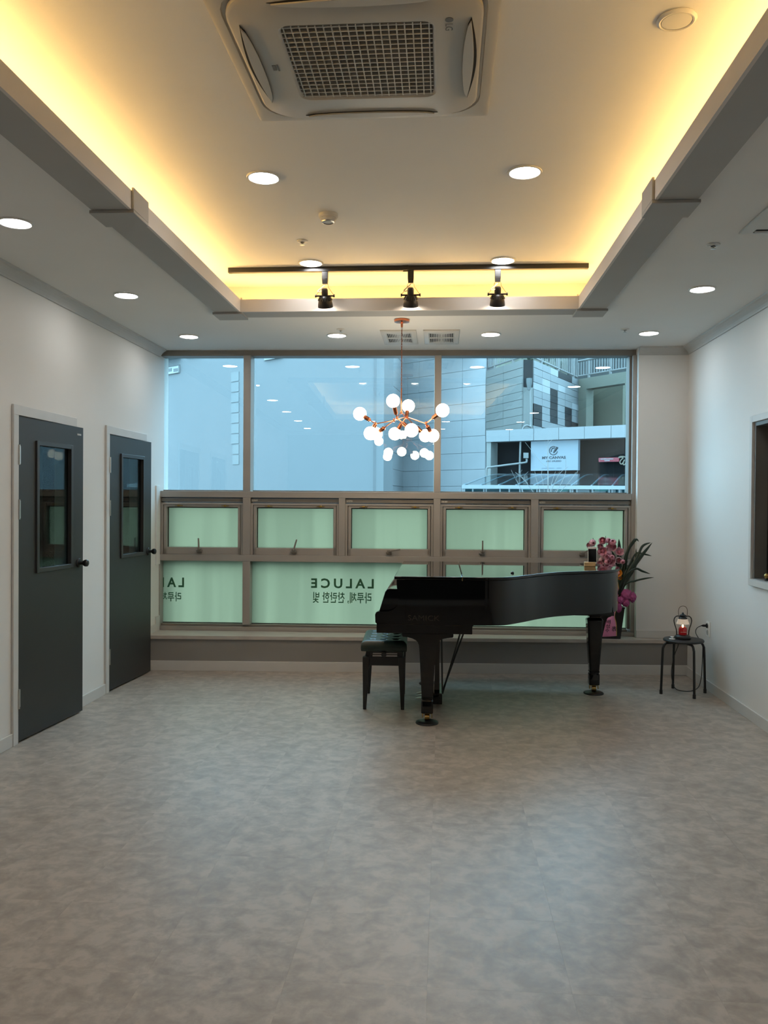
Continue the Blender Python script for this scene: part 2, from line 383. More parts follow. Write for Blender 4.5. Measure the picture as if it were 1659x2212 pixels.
for sx in (0, 1):
    for yb in (3.855, 5.975):
        a, b = (BI[0] - BW - 0.012, BI[0] + 0.012) if sx == 0 else (BI[1] - 0.012, BI[1] + BW + 0.012)
        mb = MB(); mb.box(a, b, yb, yb + 0.20, ZBM - 0.016, ZBM - 0.0005)
        if sx == 0: mb.box(BI[0] + 0.001, BI[0] + 0.012, yb, min(yb + 0.20, BI[3] - 0.001) if yb < 5 else yb + 0.001, ZBM, ZLP + 0.014)
        else: mb.box(BI[1] - 0.012, BI[1] - 0.001, yb, min(yb + 0.20, BI[3] - 0.001) if yb < 5 else yb + 0.001, ZBM, ZLP + 0.014)
        mb.build('joint_cover', soffit_m, ceiling, bevel=0.002)
zs = ZC + 0.04
for b in ((BI[0] - 0.24, BI[0] - 0.21, 1.55, 6.2), (BI[1] + 0.21, BI[1] + 0.24, 1.55, 6.2)):
    MB().box(b[0], b[1], b[2], b[3], zs - 0.012, zs).build('led_strip', cove_e, ceiling, smooth=0)
MB().box(-1.55, 1.03, BI[3] + 0.20, BI[3] + 0.225, zs - 0.012, zs).build('led_strip', cove_e, ceiling, smooth=0)
MB().box(-1.55, 1.03, BI[2] - 0.225, BI[2] - 0.20, zs - 0.012, zs).build('led_strip', cove_e, ceiling, smooth=0)

# crown moulding: cove profile, (distance from wall, height)
prof = [(0.001, 2.857), (0.012, 2.857), (0.014, 2.868), (0.022, 2.882), (0.036, 2.897), (0.052, 2.908), (0.064, 2.912), (0.066, 2.9245), (0.001, 2.9245)]
def crown(name, a, b, inward):
    mb = MB(); a = Vector(a); b = Vector(b); inward = Vector(inward)
    mb.loft([[a + inward*d + Vector((0,0,z)) for d, z in prof], [b + inward*d + Vector((0,0,z)) for d, z in prof]])
    return struct(name, mb, crown_m)
crown('trim_1', (XL, YB, 0), (XL, 7.60, 0), (1,0,0)); crown('trim_2', (XR, YB, 0), (XR, 7.60, 0), (-1,0,0)); crown('trim_3', (PX, 7.64, 0), (XR, 7.64, 0), (0,-1,0))
crown('trim_4', (XL, YB, 0), (XR, YB, 0), (0,1,0))

# ---------------------------------------------------------------- window bench, skirting
def bl(s, n, z): return BO + BU*s + BN*n + Vector((0,0,z))
LB = (XR - XL) / math.cos(BA)
def bbox(mb, s0, s1, n0, n1, z0, z1):
    return mb.add([bl(s, n, z) for z in (z0, z1) for s, n in ((s0,n0),(s1,n0),(s1,n1),(s0,n1))], [(0,3,2,1),(4,5,6,7),(0,1,5,4),(1,2,6,5),(2,3,7,6),(3,0,4,7)])
bench = struct('trim_5', bbox(MB(), 0.0, LB, 0.012, 0.30, 0.0, 0.282), bench_m)
tag(bench, 'grey boxed-in face under the window ledge')
mb = MB(); mb.prism([(XL, bench_y(XL) - 0.006), (XR, bench_y(XR) - 0.006), (XR, 7.645), (PX, 7.645), (PX, 7.80), (XL, 7.80)], 0.283, 0.315)
tag(struct('trim_6', mb, ledge_m, bevel=0.002), 'pale laminate window ledge behind the piano')
struct('baseboard_front', bbox(MB(), 0.0, LB, -0.001, 0.0115, 0.0, 0.088), trim_m, bevel=0.002)
for nm, a, b in (('baseboard_left_near', YB, 4.936), ('baseboard_left_middle', 5.815, 6.375), ('baseboard_left_far', 7.25, bench_y(XL))):
    struct(nm, MB().box(XL, XL + 0.012, a, b, 0, 0.08), trim_m, bevel=0.002)
struct('baseboard_right', MB().box(XR - 0.012, XR, YB, bench_y(XR), 0, 0.08), trim_m, bevel=0.002)
struct('baseboard_pier', MB().box(PX, XR, 7.628, 7.64, 0.316, 0.385), trim_m, bevel=0.002)
struct('baseboard_rear', MB().box(XL, XR, YB, YB + 0.012, 0, 0.08), trim_m, bevel=0.002)
# raised skirting stepping up over the ledge, and the white casing of the window's left end
struct('baseboard_ledge', MB().prism([(bench_y(XL), 0.0), (bench_y(XL), 0.30), (7.30, 0.385), (7.50, 0.385), (7.50, 0.45), (7.60, 0.45), (7.60, 0.0)], XL, XL + 0.010, 'x'), trim_m)
struct('trim_7', MB().box(XL, XL + 0.012, 7.50, 7.60, 0.93, 1.66), mat('casing_white', (226, 225, 221), 0.4), bevel=0.002)

# ---------------------------------------------------------------- the window wall
GZ = 0.13                       # how far the glass sits behind the frame face
w1 = root('window_1', WO, WA)   # frame grid and upper panes
H0 = 0.316
def fb(name, s0, s1, z0, z1, parent=w1, n0=0.0, n1=0.17, m=alu_m, bev=0.002):
    return MB().box(s0, s1, n0, n1, z0, z1).build(name, m, parent, bevel=bev)
Z1, Z2, Z3, Z4, ZB, ZT = 1.613, 1.5555, 1.022, 0.963, 0.372, 2.872
MU = [(0.807, 0.876), (2.575, 2.637)]
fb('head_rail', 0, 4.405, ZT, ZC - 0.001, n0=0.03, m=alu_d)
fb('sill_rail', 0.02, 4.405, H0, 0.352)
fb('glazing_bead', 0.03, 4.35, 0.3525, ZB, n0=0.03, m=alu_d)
fb('jamb', 0.0, 0.03, 0.3525, Z4 - 0.0005); fb('jamb', 0.0, 0.03, Z3 + .0005, Z2 - 0.0005); fb('jamb', -0.005, 0.02, Z1 + .0005, ZT - 0.0005, n0=0.03)
fb('jamb', 4.372, 4.405, H0 + 0.04, ZT - 0.0005)
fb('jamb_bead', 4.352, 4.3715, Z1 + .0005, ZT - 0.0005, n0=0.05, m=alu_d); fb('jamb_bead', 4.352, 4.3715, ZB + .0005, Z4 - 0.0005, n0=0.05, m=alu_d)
fb('transom', 0.0, 4.3715, Z2, Z1); fb('transom', 0.0, 4.3715, Z4, Z3)
for a, b in MU:
    fb('mullion', a, b, Z1 + .0005, ZT - 0.0005); fb('mullion', a, b, Z3 + .0005, Z2 - .0005); fb('mullion', a, b, ZB + .0005, Z4 - .0005)
for a, b in ((1.701, 1.760), (3.465, 3.532)): fb('mullion', a, b, Z3 + .0005, Z2 - .0005)
for a, b in ((0.02, 0.807), (0.876, 2.575), (2.637, 4.352)):
    MB().box(a, b, GZ, GZ + 0.006, Z1, ZT).build('glass_pane', pane_m, w1, smooth=0)
    for n_ in (GZ - 0.012,):
        MB().box(a + .0005, b - .0005, n_, GZ - .001, Z1 + .0005, Z1 + 0.012).build('glazing_bead', alu_d, w1, bevel=0.001)
# five top-hung sashes
units = [(0.03, 0.807), (0.876, 1.701), (1.760, 2.575), (2.637, 3.465), (3.532, 4.372)]
hand = [(0.40, 2), (1.285, -16), (2.17, -80), (3.025, 0), (3.935, -62)]
sash_where = ['leftmost', 'second from the left', 'middle', 'second from the right', 'rightmost']
for i, (a, b) in enumerate(units):
    r = root('window_%d' % (i + 2), WO, WA)
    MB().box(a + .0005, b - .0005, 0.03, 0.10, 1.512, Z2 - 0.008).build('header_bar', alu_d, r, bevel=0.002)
    MB().box(a + .0005, b - .0005, 0.05, 0.10, Z2 - 0.0075, Z2 - .0005).build('header_gap', gasket_m, r)
    MB().box(a + 0.0, b - 0.0, 0.05, 0.10, 1.505, 1.5115).build('header_gap', gasket_m, r)
    # outer frame of the unit
    mb = MB(); mb.box(a + .0005, b - .0005, 0.018, 0.10, 1.488, 1.5045); mb.box(a + .0005, a + 0.022, 0.018, 0.10, Z3 + .0005, 1.488); mb.box(b - 0.022, b - .0005, 0.018, 0.10, Z3 + .0005, 1.488)
    mb.build('unit_frame', alu_m, r, bevel=0.0015)
    mb = MB(); mb.box(a + 0.028, b - 0.028, 0.028, 0.10, 1.466, 1.487); mb.box(a + 0.028, a + 0.052, 0.028, 0.10, Z3 + 0.001, 1.466); mb.box(b - 0.052, b - 0.028, 0.028, 0.10, Z3 + 0.001, 1.466)
    mb.box(a + 0.028, b - 0.028, 0.028, 0.10, Z3 + 0.001, 1.088)
    sash = mb.build('sash', alu_m, r, bevel=0.002)
    mb = MB(); mb.box(a + 0.0225, a + 0.0275, 0.05, 0.10, Z3 + 0.001, 1.487); mb.box(b - 0.0275, b - 0.0225, 0.05, 0.10, Z3 + .001, 1.487)
    mb.box(a + 0.052, b - 0.052, 0.075, 0.085, 1.456, 1.466); mb.box(a + 0.052, a + 0.058, 0.075, 0.085, 1.088, 1.456); mb.box(b - 0.058, b - 0.052, 0.075, 0.085, 1.088, 1.456)
    mb.build('gasket', gasket_m, r)
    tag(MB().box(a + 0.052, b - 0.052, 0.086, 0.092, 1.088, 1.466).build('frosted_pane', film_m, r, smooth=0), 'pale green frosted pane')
    for hs in (a + 0.17, b - 0.17):
        mb = MB(); mb.box(hs - 0.036, hs + 0.036, 0.012, 0.028, 1.474, 1.480); mb.cyl((hs - 0.012, 0.014, 1.478), (hs + 0.012, 0.014, 1.478), 0.006); mb.box(hs - 0.01, hs + 0.01, 0.010, 0.02, 1.468, 1.486)
        mb.build('hinge', brass_m, r, bevel=0.001)
    if i: MB().box(a + 0.01, a + 0.065, 0.0285, 0.0298, 1.522, 1.537).build('maker_sticker', mat('sticker', (186, 182, 172), 0.5, var=0.5, scale=160), r)
    hs, ang = hand[i]
    mb = MB(); mb.box(hs - 0.03, hs + 0.022, 0.0, 0.0275, 1.046, 1.062); mb.box(hs - 0.022, hs + 0.022, 0.010, 0.0275, 1.036, 1.078); mb.cyl((hs, 0.012, 1.070), (hs, -0.012, 1.070), 0.012)
    hb = mb.build('handle', alu_d, r, bevel=0.003)
    dx, dz = math.sin(R(-ang)), math.cos(R(-ang));
    mb = MB(); L = 0.105; wv = Vector((dz, 0, -dx)) * 0.007; d = Vector((dx, 0, dz))
    b0 = Vector((hs, -0.012, 1.070)); tip = b0 + d * L + Vector((0, -0.02 if abs(ang) > 50 else -0.004, 0))
    th = Vector((0, 0.006, 0))
    mb.loft([[b0 - wv - th, b0 + wv - th, b0 + wv + th, b0 - wv + th], [tip - wv*0.9 - th, tip + wv*0.9 - th, tip + wv*0.9 + th, tip - wv*0.9 + th]])
    mb.build('lever', mat('handle_grey', (132, 126, 118), 0.4), hb, bevel=0.002)
# lower fixed panes with film and mirrored lettering (it reads correctly from the street)
ink = mat('letter_green', (48, 104, 76), 0.6)
for i, (a, b) in enumerate(((0.03, 0.807), (0.876, 2.575), (2.637, 4.352))):
    r = root('window_%d' % (i + 7), WO, WA)
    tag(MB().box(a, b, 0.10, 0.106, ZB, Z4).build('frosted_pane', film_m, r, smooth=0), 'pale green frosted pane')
    mb = MB(); mb.box(a, b, 0.088, 0.0995, ZB, ZB + 0.006); mb.box(a, b, 0.088, 0.0995, Z4 - 0.006, Z4); mb.build('gasket', gasket_m, r)
    if i == 1:
        text_part('LALUCE', 'lettering', ink, r, 0.589, 0.092, (1.435, 0.0985, 0.712), mirror=True, bold=0.03, spacing=1.5)
        text_part('라루체, 찬란한 빛', 'lettering', ink, r, 0.55, 0.108, (1.452, 0.0985, 0.568), mirror=True, bold=0.014)
    if i == 0:
        text_part('LAL', 'lettering', ink, r, 0.245, 0.092, (-0.015, 0.0985, 0.705), mirror=True, bold=0.03, spacing=1.5)
        text_part('라루체', 'lettering', ink, r, 0.195, 0.090, (0.008, 0.0985, 0.570), mirror=True, bold=0.014)

# ---------------------------------------------------------------- doors
def door(idx, y0, y1, ang, label):
    r = root('door_%d' % idx, (XL, y0, 0)); r['label'] = label
    W_ = y1 - y0; fw = 0.06
    # casing (local x = into room, y along the wall)
    mb = MB()
    mb.box(0.0, 0.016, -fw, 0.0, 0, DH); mb.box(0.0, 0.016, W_, W_ + fw, 0, DH)
    mb.box(0.0, 0.016, -fw, W_ + fw, DH, DH + 0.063)
    mb.build('casing', trim_m, r, bevel=0.002)
    # shadow rebate above the leaf
    MB().box(0.0, 0.010, 0.0, W_, DH - 0.018, DH - 0.0005).build('rebate', gasket_m, r)
    lf = 0.805; th = 0.042
    hx, hy = -0.020, 0.001
    a = ang   # leaf swings a little into the room; leaf local frame: u along leaf, w outwards to room
    U = Vector((math.sin(a), math.cos(a), 0)); N = Vector((math.cos(a), -math.sin(a), 0))
    def q(u, w, z): return Vector((hx, hy, 0)) + U*u + N*w + Vector((0,0,z))
    def lb(mb, u0, u1, w0, w1, z0, z1):
        return mb.add([q(u, w, z) for z in (z0, z1) for u, w in ((u0,w0),(u1,w0),(u1,w1),(u0,w1))], [(0,3,2,1),(4,5,6,7),(0,1,5,4),(1,2,6,5),(2,3,7,6),(3,0,4,7)])
    gu0, gu1, gz0, gz1 = 0.205, 0.655, 1.055, 1.895
    zt = 2.036; mb = MB()
    lb(mb, 0, gu0, -0.012, th-0.012, 0.012, zt); lb(mb, gu1, lf, -0.012, th-0.012, 0.012, zt); lb(mb, gu0, gu1, -0.012, th-0.012, 0.012, gz0); lb(mb, gu0, gu1, -0.012, th-0.012, gz1, zt)
    leaf = mb.build('leaf', door_m, r)
    mb = MB(); e = 0.022; w1_ = th - 0.012
    lb(mb, gu0 - e*.3, gu0 + e, w1_ - 0.02, w1_ + 0.012, gz0 - e*.3, gz1 + e*.3); lb(mb, gu1 - e, gu1 + e*.3, w1_ - 0.02, w1_ + 0.006, gz0 - e*.3, gz1 + e*.3)
    lb(mb, gu0 + e, gu1 - e, w1_ - 0.02, w1_ + 0.008, gz0 - e*.3, gz0 + e); lb(mb, gu0 + e, gu1 - e, w1_ - 0.02, w1_ + 0.006, gz1 - e, gz1 + e*.3)
    mb.build('window_bead', mat('door_bead', (52, 52, 52), 0.4), leaf, bevel=0.002)
    lb(MB(), gu0 + 0.001, gu1 - 0.001, 0.004, 0.010, gz0 + 0.001, gz1 - 0.001).build('glass_pane', doorglass_m, leaf, smooth=0)
    for z in (1.80, 1.46, 0.28):
        mb = MB(); mb.cyl(q(0.004, w1_ + 0.006, z - 0.062), q(0.004, w1_ + 0.006, z + 0.062), 0.0075); lb(mb, 0.004, 0.03, w1_, w1_ + 0.002, z - 0.055, z + 0.055)
        mb.build('hinge', steel_m, leaf)
    # lever-less round knob with rose
    kz = 1.075; ku = lf - 0.06
    Mk = Matrix((U, Vector((0,0,1)), N)).transposed()
    mb = MB(); mb.lathe([(0.0, 0), (0.034, 0.0), (0.034, 0.006), (0.030, 0.011), (0.014, 0.014), (0.012, 0.032), (0.020, 0.040), (0.025, 0.052), (0.024, 0.066), (0.016, 0.072), (0.0, 0.073)], 24, q(ku, w1_, kz), Mk, cap=False)
    mb.build('knob', black_m, leaf, smooth=40)
    if idx == 1: lb(MB(), lf - 0.085, lf - 0.03, w1_, w1_ + 0.0015, 1.978, 1.990).build('name_plate', mat('plate_silver', (176, 176, 172), 0.35, var=0.4, scale=120), leaf)
    return r
door(1, D1[0], D1[1], math.atan2(0.060, 0.80), 'nearer charcoal door with tall glass pane on the left wall, slightly ajar')
door(2, D2[0], D2[1], math.atan2(0.052, 0.80), 'farther charcoal door with tall glass pane on the left wall, beside the window')

# borrowed light in the right wall
w = root('window_10', (XR, RW[1], 0)); w['label'] = 'interior window with white casing at the right edge of the picture'
mb = MB(); cw = 0.045; L_ = RW[1] - RW[0]
mb.box(-0.016, 0.0, 0.0, cw, RW[2] - cw, RW[3] + cw); mb.box(-0.016, 0.0, -L_ - cw, -L_, RW[2] - cw, RW[3] + cw); mb.box(-0.016, 0.0, -L_, 0, RW[3], RW[3] + cw); mb.box(-0.03, 0.0, -L_, 0, RW[2] - cw, RW[2])
mb.build('casing', trim_m, w, bevel=0.002)
mb = MB(); mb.box(0.001, 0.139, -0.028, -0.0005, RW[2], RW[3]); mb.box(0.001, 0.139, -L_ + .0005, -L_ + 0.028, RW[2], RW[3]); mb.box(0.001, 0.139, -L_ + 0.028, -0.028, RW[3] - 0.028, RW[3]); mb.box(0.001, 0.139, -L_ + 0.028, -0.028, RW[2], RW[2] + 0.006)
mb.build('jamb_lining', grey_m, w, bevel=0.002)
MB().box(0.085, 0.091, -L_ + 0.028, -0.028, RW[2] + 0.006, RW[3] - 0.028).build('glass_pane', glass_thin('dark_pane', (0.35, 0.37, 0.37)), w, smooth=0)
k = thing('gold_ball', 'small gold ball on the sill of the interior window at the right edge', 'ornament', (XR + 0.022, 5.83, RW[2] + 0.006))
MB().lathe([(0.0, 0), (0.017, 0.0), (0.018, 0.004), (0.009, 0.009), (0.006, 0.013)], 20, cap=False).build('foot', blackmet_m, k)
MB().sphere((0, 0, 0.031), 0.020).build('ball', brass_m, k)

# ---------------------------------------------------------------- grand piano
piano = thing('grand_piano', 'black polished grand piano with closed lid in front of the window', 'piano')
YT, YS = 5.665, 7.12            # treble side (towards us), bass side
curve = spline([(0.28, YT), (0.42, 5.70), (0.56, 5.86), (0.70, 6.05), (0.84, 6.19), (1.02, 6.29), (1.20, 6.385), (1.325, 6.52), (1.385, 6.70), (1.385, 6.87), (1.32, 7.03), (1.18, 7.11), (1.02, YS)], 7)
curve = [(p[0], p[1]) for p in [Vector((a[0], a[1], 0)) for a in curve]]
def offs(pts, d):
    out = []
    for i, p in enumerate(pts):
        a = Vector(pts[max(0, i-1)]); b = Vector(pts[min(len(pts)-1, i+1)]); t = (b - a).normalized(); out.append((p[0] + t.y*d, p[1] - t.x*d))
    return out
# rim (body)
mb = MB(); ol = [(-0.25, YT)] + curve + [(-0.25, YS)]
mb.prism(ol, 0.69, 0.994); mb.build('rim', piano_m, piano, smooth=30)
chk = [(-0.445, 0.6905), (-0.455, 0.70), (-0.457, 0.752), (-0.452, 0.766), (-0.44, 0.773), (-0.385, 0.775)]
chk += [(p[0], p[1]) for p in spline([(-0.37, 0.775, 0), (-0.335, 0.788, 0), (-0.308, 0.815, 0), (-0.296, 0.855, 0), (-0.297, 0.90, 0), (-0.309, 0.94, 0), (-0.312, 0.994, 0)], 5)]
chk += [(-0.2505, 0.994), (-0.2505, 0.6905)]
for a, b in ((YT, YT + 0.045), (YS - 0.045, YS)):
    MB().prism(chk, a, b, 'y').build('cheek', piano_m, piano)
kb = [(-0.447, 0.628), (-0.447, 0.6895), (0.214, 0.6895), (0.207, 0.683), (0.205, 0.67), (0.205, 0.628)]
MB().prism(kb, YT + 0.001, YS - 0.001, 'y').build('key_bed', piano_m, piano, bevel=0.003)
fb_ = [(-0.440, 0.6905), (-0.440, 0.765), (-0.432, 0.772), (-0.392, 0.905), (-0.380, 0.922), (-0.360, 0.927), (-0.30, 0.925), (-0.262, 0.925), (-0.262, 0.6905)]
MB().prism(fb_, YT + 0.0455, YS - 0.0455, 'y').build('fallboard', piano_m, piano, bevel=0.004)
MB().box(-0.262, -0.2505, YT + 0.0455, YS - 0.0455, 0.927, 0.99).build('music_shelf_front', piano_m, piano, bevel=0.002)
# lid in two leaves; the seam runs from front to back
lc = offs(curve, 0.014)
XS = 0.135
lm = [(XS + 0.0015, YT - 0.014)] + [p for p in lc if p[0] > XS + 0.01] + [(XS + 0.0015, YS + 0.014)]
MB().prism(lm, 0.997, 1.018).build('lid_main', piano_m, piano, bevel=0.005, smooth=30, seg=3)
MB().prism([(-0.327, YT - 0.014), (XS - 0.0015, YT - 0.014), (XS - 0.0015, YS + 0.014), (-0.335, YS + 0.014)], 0.997, 1.018).build('lid_flap', piano_m, piano, bevel=0.005, seg=3)
MB().box(XS - 0.002, XS + 0.002, YT - 0.016, YT + 0.02, 0.992, 1.0195).build('lid_hinge', brass_m, piano)
MB().lathe([(0.012, 0), (0.012, 0.006), (0.007, 0.012), (0.0, 0.013)], 12, (0.50, 6.02, 1.0185)).build('lid_bumper', black_m, piano)
text_part('SAMICK', 'maker_lettering', mat('dull_gold', (50, 46, 40), 0.5, metal=0.5), piano, 0.215, 0.036, (-0.232, YT - 0.0012, 0.717), bold=0.0)
# legs
def rect(z, hx, hy, cx=0, cy=0): return [(cx-hx, cy-hy, z), (cx+hx, cy-hy, z), (cx+hx, cy+hy, z), (cx-hx, cy+hy, z)]
def chrect(z, hx, hy, k=0.22):
    a, b = hx*k, hy*k
    return [(-hx+a,-hy,z),(hx-a,-hy,z),(hx,-hy+b,z),(hx,hy-b,z),(hx-a,hy,z),(-hx+a,hy,z),(-hx,hy-b,z),(-hx,-hy+b,z)]
def caster(mb_parent):
    mb = MB(); mb.lathe([(0.0, 0.0), (0.078, 0.0), (0.080, 0.004), (0.076, 0.012), (0.060, 0.018), (0.040, 0.020), (0.0, 0.020)], 32, cap=False); cup = mb.build('caster_cup', black_m, mb_parent, smooth=40)
    mb = MB(); mb.cyl((-0.016, 0, 0.044), (0.016, 0, 0.044), 0.024, n=20); mb.build('caster_wheel', brass_m, mb_parent)
    mb = MB(); mb.box(-0.034, 0.034, -0.022, 0.022, 0.068, 0.0745); mb.box(-0.036, -0.030, -0.016, 0.016, 0.040, 0.068); mb.box(0.030, 0.036, -0.016, 0.016, 0.040, 0.068)
    mb.build('caster_fork', brass_m, mb_parent, bevel=0.0015)
def piano_leg(x, y, flare):
    e = thing('leg', None, None); e.parent = piano; e.location = (x, y, 0)
    mb = MB()
    mb.loft([chrect(0.075, 0.040, 0.040), chrect(0.083, 0.041, 0.041), chrect(0.158, 0.041, 0.041), chrect(0.166, 0.036, 0.036), chrect(0.172, 0.036, 0.036), chrect(0.178, 0.041, 0.041), chrect(0.184, 0.040, 0.040)]); mb.build('foot_block', piano_m, e, bevel=0.001)
    if flare:
        mb = MB(); mb.loft([rect(0.1845, 0.038, 0.038), rect(0.50, 0.055, 0.055), rect(0.548, 0.059, 0.059), rect(0.566, 0.066, 0.059), rect(0.580, 0.080, 0.059), rect(0.592, 0.105, 0.059), rect(0.599, 0.135, 0.059), rect(0.603, 0.172, 0.059), rect(0.611, 0.176, 0.059), rect(0.6275, 0.176, 0.059)])
    else:
        mb = MB(); mb.loft([chrect(0.1845, 0.038, 0.038), chrect(0.40, 0.052, 0.052), chrect(0.575, 0.061, 0.061), chrect(0.592, 0.064, 0.064), chrect(0.604, 0.056, 0.056), chrect(0.612, 0.046, 0.046), chrect(0.626, 0.046, 0.046), chrect(0.630, 0.060, 0.060), chrect(0.650, 0.062, 0.062)])
    mb.build('post', piano_m, e, bevel=0.003)
    caster(e); return e
piano_leg(-0.098, 5.735, True); piano_leg(-0.110, 6.98, True); piano_leg(1.215, 6.76, False)
MB().box(1.03, 1.33, 6.56, 6.94, 0.6505, 0.6895).build('leg_plate', piano_m, piano, bevel=0.003)
# pedal lyre
ly = thing('pedal_lyre', None, None); ly.parent = piano; ly.location = (-0.035, 6.32, 0)
MB().box(-0.038, 0.040, -0.17, 0.17, 0.030, 0.112).build('pedal_box', piano_m, ly, bevel=0.004)
for y in (-0.07, 0.07):
    mb = MB(); mb.loft([rect(0.1125, 0.020, 0.020, 0, y), rect(0.30, 0.017, 0.017, 0, y*0.9), rect(0.60, 0.022, 0.022, 0, y*1.3), rect(0.627, 0.03, 0.03, 0, y*1.3)]); mb.build('lyre_post', piano_m, ly, bevel=0.002)
for y in (-0.085, 0.0, 0.085):
    mb = MB(); mb.loft([[(-0.0385, y-0.010, 0.050), (-0.0385, y+0.010, 0.050), (-0.0385, y+0.010, 0.060), (-0.0385, y-0.010, 0.060)], [(-0.10, y-0.012, 0.054), (-0.10, y+0.012, 0.054), (-0.10, y+0.012, 0.063), (-0.10, y-0.012, 0.063)],
        [(-0.135, y-0.017, 0.052), (-0.135, y+0.017, 0.052), (-0.135, y+0.017, 0.060), (-0.135, y-0.017, 0.060)], [(-0.160, y-0.008, 0.046), (-0.160, y+0.008, 0.046), (-0.160, y+0.008, 0.053), (-0.160, y-0.008, 0.053)]])
    mb.build('pedal', steel_m, ly, bevel=0.002)
mb = MB(); mb.cyl((0.041, -0.10, 0.10), (0.030, -0.10, 0.627), 0.0065); mb.build('brace_rod', blackmet_m, ly)
mb = MB(); mb.cyl((0.041, -0.06, 0.085), (0.195, -0.06, 0.627), 0.0065); mb.build('brace_rod', blackmet_m, ly)
mb = MB(); mb.cyl((0.041, 0.06, 0.075), (0.235, 0.06, 0.627), 0.0065); mb.build('brace_rod', blackmet_m, ly)

# ---------------------------------------------------------------- piano bench
pb = thing('piano_bench', 'tufted dark green-black leather piano bench at the keyboard end of the piano', 'bench', (-0.432, 6.335, 0), R(2))
HX, HY = 0.135, 0.255
def seat_top(u, v):
    x = (u - 0.5) * 0.33; y = (v - 0.5) * 0.56
    z = 0.508
    e = min(1, (0.165 - abs(x)) / 0.03, (0.28 - abs(y)) / 0.03); z -= 0.022 * (1 - max(0, e)) ** 2
    for tx in (-0.085, 0.0, 0.085):
        for ty in (-0.19, -0.065, 0.065, 0.19):
            d = math.hypot(x - tx, y - ty); z -= 0.018 * math.exp(-(d / 0.018) ** 2)
            z -= 0.004 * math.exp(-((abs(x - tx) - abs(y - ty)) / 0.012) ** 2) * math.exp(-(d / 0.06) ** 2)
    return (x, y, z)
mb = MB(); NU, NV = 36, 60
mb.grid(seat_top, NU, NV)
per = [seat_top(i/NU, 0) for i in range(NU+1)] + [seat_top(1, j/NV) for j in range(1, NV+1)] + [seat_top(i/NU, 1) for i in range(NU-1, -1, -1)] + [seat_top(0, j/NV) for j in range(NV-1, 0, -1)]
rings = [per]
for k, (zz, sc) in enumerate(((0.470, 1.018), (0.452, 1.02), (0.436, 1.01), (0.430, 0.985))):
    rings.append([(p[0]*sc, p[1]*sc, zz) for p in per])
mb.loft(rings, cap=False); n = len(per); mb.add([(p[0]*0.985, p[1]*0.985, 0.430) for p in per], [tuple(range(n))])
seat = mb.build('seat', leather_m, pb, smooth=50)
for tx in (-0.085, 0.0, 0.085):
    for ty in (-0.19, -0.065, 0.065, 0.19):
        MB().sphere((tx, ty, 0.4905), 0.006, 10, 6, (1,1,0.5)).build('tuft_button', leather_m, seat)
for sx in (-1, 1):
    for sy in (-1, 1):
        mb = MB(); x, y = sx*HX, sy*HY
        mb.loft([[(x - 0.012 + sx*0.004, y - 0.012, 0.002), (x + 0.012 + sx*0.004, y - 0.012, 0.002), (x + 0.012 + sx*0.004, y + 0.012, 0.002), (x - 0.012 + sx*0.004, y + 0.012, 0.002)], rect(0.33, 0.024, 0.024, x - sx*0.004, y), rect(0.388, 0.024, 0.024, x - sx*0.004, y)])
        mb.build('leg', black_m, pb, bevel=0.002)
mb = MB(); mb.box(-HX + 0.018, HX - 0.018, -HY - 0.012, -HY + 0.010, 0.325, 0.388); mb.box(-HX + 0.018, HX - 0.018, HY - 0.010, HY + 0.012, 0.325, 0.388)
mb.box(-HX - 0.008, -HX + 0.012, -HY + 0.02, HY - 0.02, 0.325, 0.388); mb.box(HX - 0.012, HX + 0.008, -HY + 0.02, HY - 0.02, 0.325, 0.388)
mb.build('apron', black_m, pb, bevel=0.002)
mb = MB()
for sy in (-1, 1):
    for sx in (-1, 1): mb.box(sx*0.115 - 0.018, sx*0.115 + 0.018, sy*0.225 - 0.018, sy*0.225 + 0.018, 0.3885, 0.4295)
mb.box(-0.12, 0.12, -0.235, -0.225, 0.397, 0.402)
mb.box(-0.13, 0.13, -0.245, 0.245, 0.414, 0.4295); mb.build('lift_mechanism', black_m, pb)
mb = MB(); mb.cyl((0.0, -0.2355, 0.408), (0.0, -0.285, 0.408), 0.016, 0.020, 18); mb.build('height_knob', black_m, pb, bevel=0.003)

# ---------------------------------------------------------------- round stool, lantern and its cord
SX, SY = 1.937, 6.84
st = thing('round_stool', 'black round stool with four bent tube legs in the right corner', 'stool', (SX, SY, 0))
MB().lathe([(0.0, 0.418), (0.145, 0.418), (0.156, 0.422), (0.158, 0.431), (0.152, 0.439), (0.0, 0.444)], 40, cap=False).build('seat', mat('stool_seat_vinyl', (34, 34, 34), 0.5, var=0.08, scale=20), st, smooth=40)
for x, y in ((-0.182, -0.035), (-0.03, 0.182), (0.036, -0.180), (0.182, 0.03)):
    v = Vector((x, y, 0)); pts = [v*0.35 + Vector((0,0,0.409)), v*0.70 + Vector((0,0,0.409)), v*0.80 + Vector((0,0,0.405)), v*0.87 + Vector((0,0,0.392)), v*0.915 + Vector((0,0,0.372)), v*0.94 + Vector((0,0,0.34)), v*1.0 + Vector((0,0,0.03))]
    lg = MB().tube(spline(pts, 5), 0.0095, 12).build('leg', blackmet_m, st, smooth=60)
    MB().lathe([(0.0, 0), (0.0125, 0.0), (0.0125, 0.030), (0.0108, 0.034), (0.0, 0.034)], 14, tuple(v), cap=False).build('rubber_foot', black_m, lg)
ln = thing('candle_lantern', 'black lantern shaped candle warmer with white shade and red candle on the round stool', 'lantern', (1.927, 6.83, 0.444))
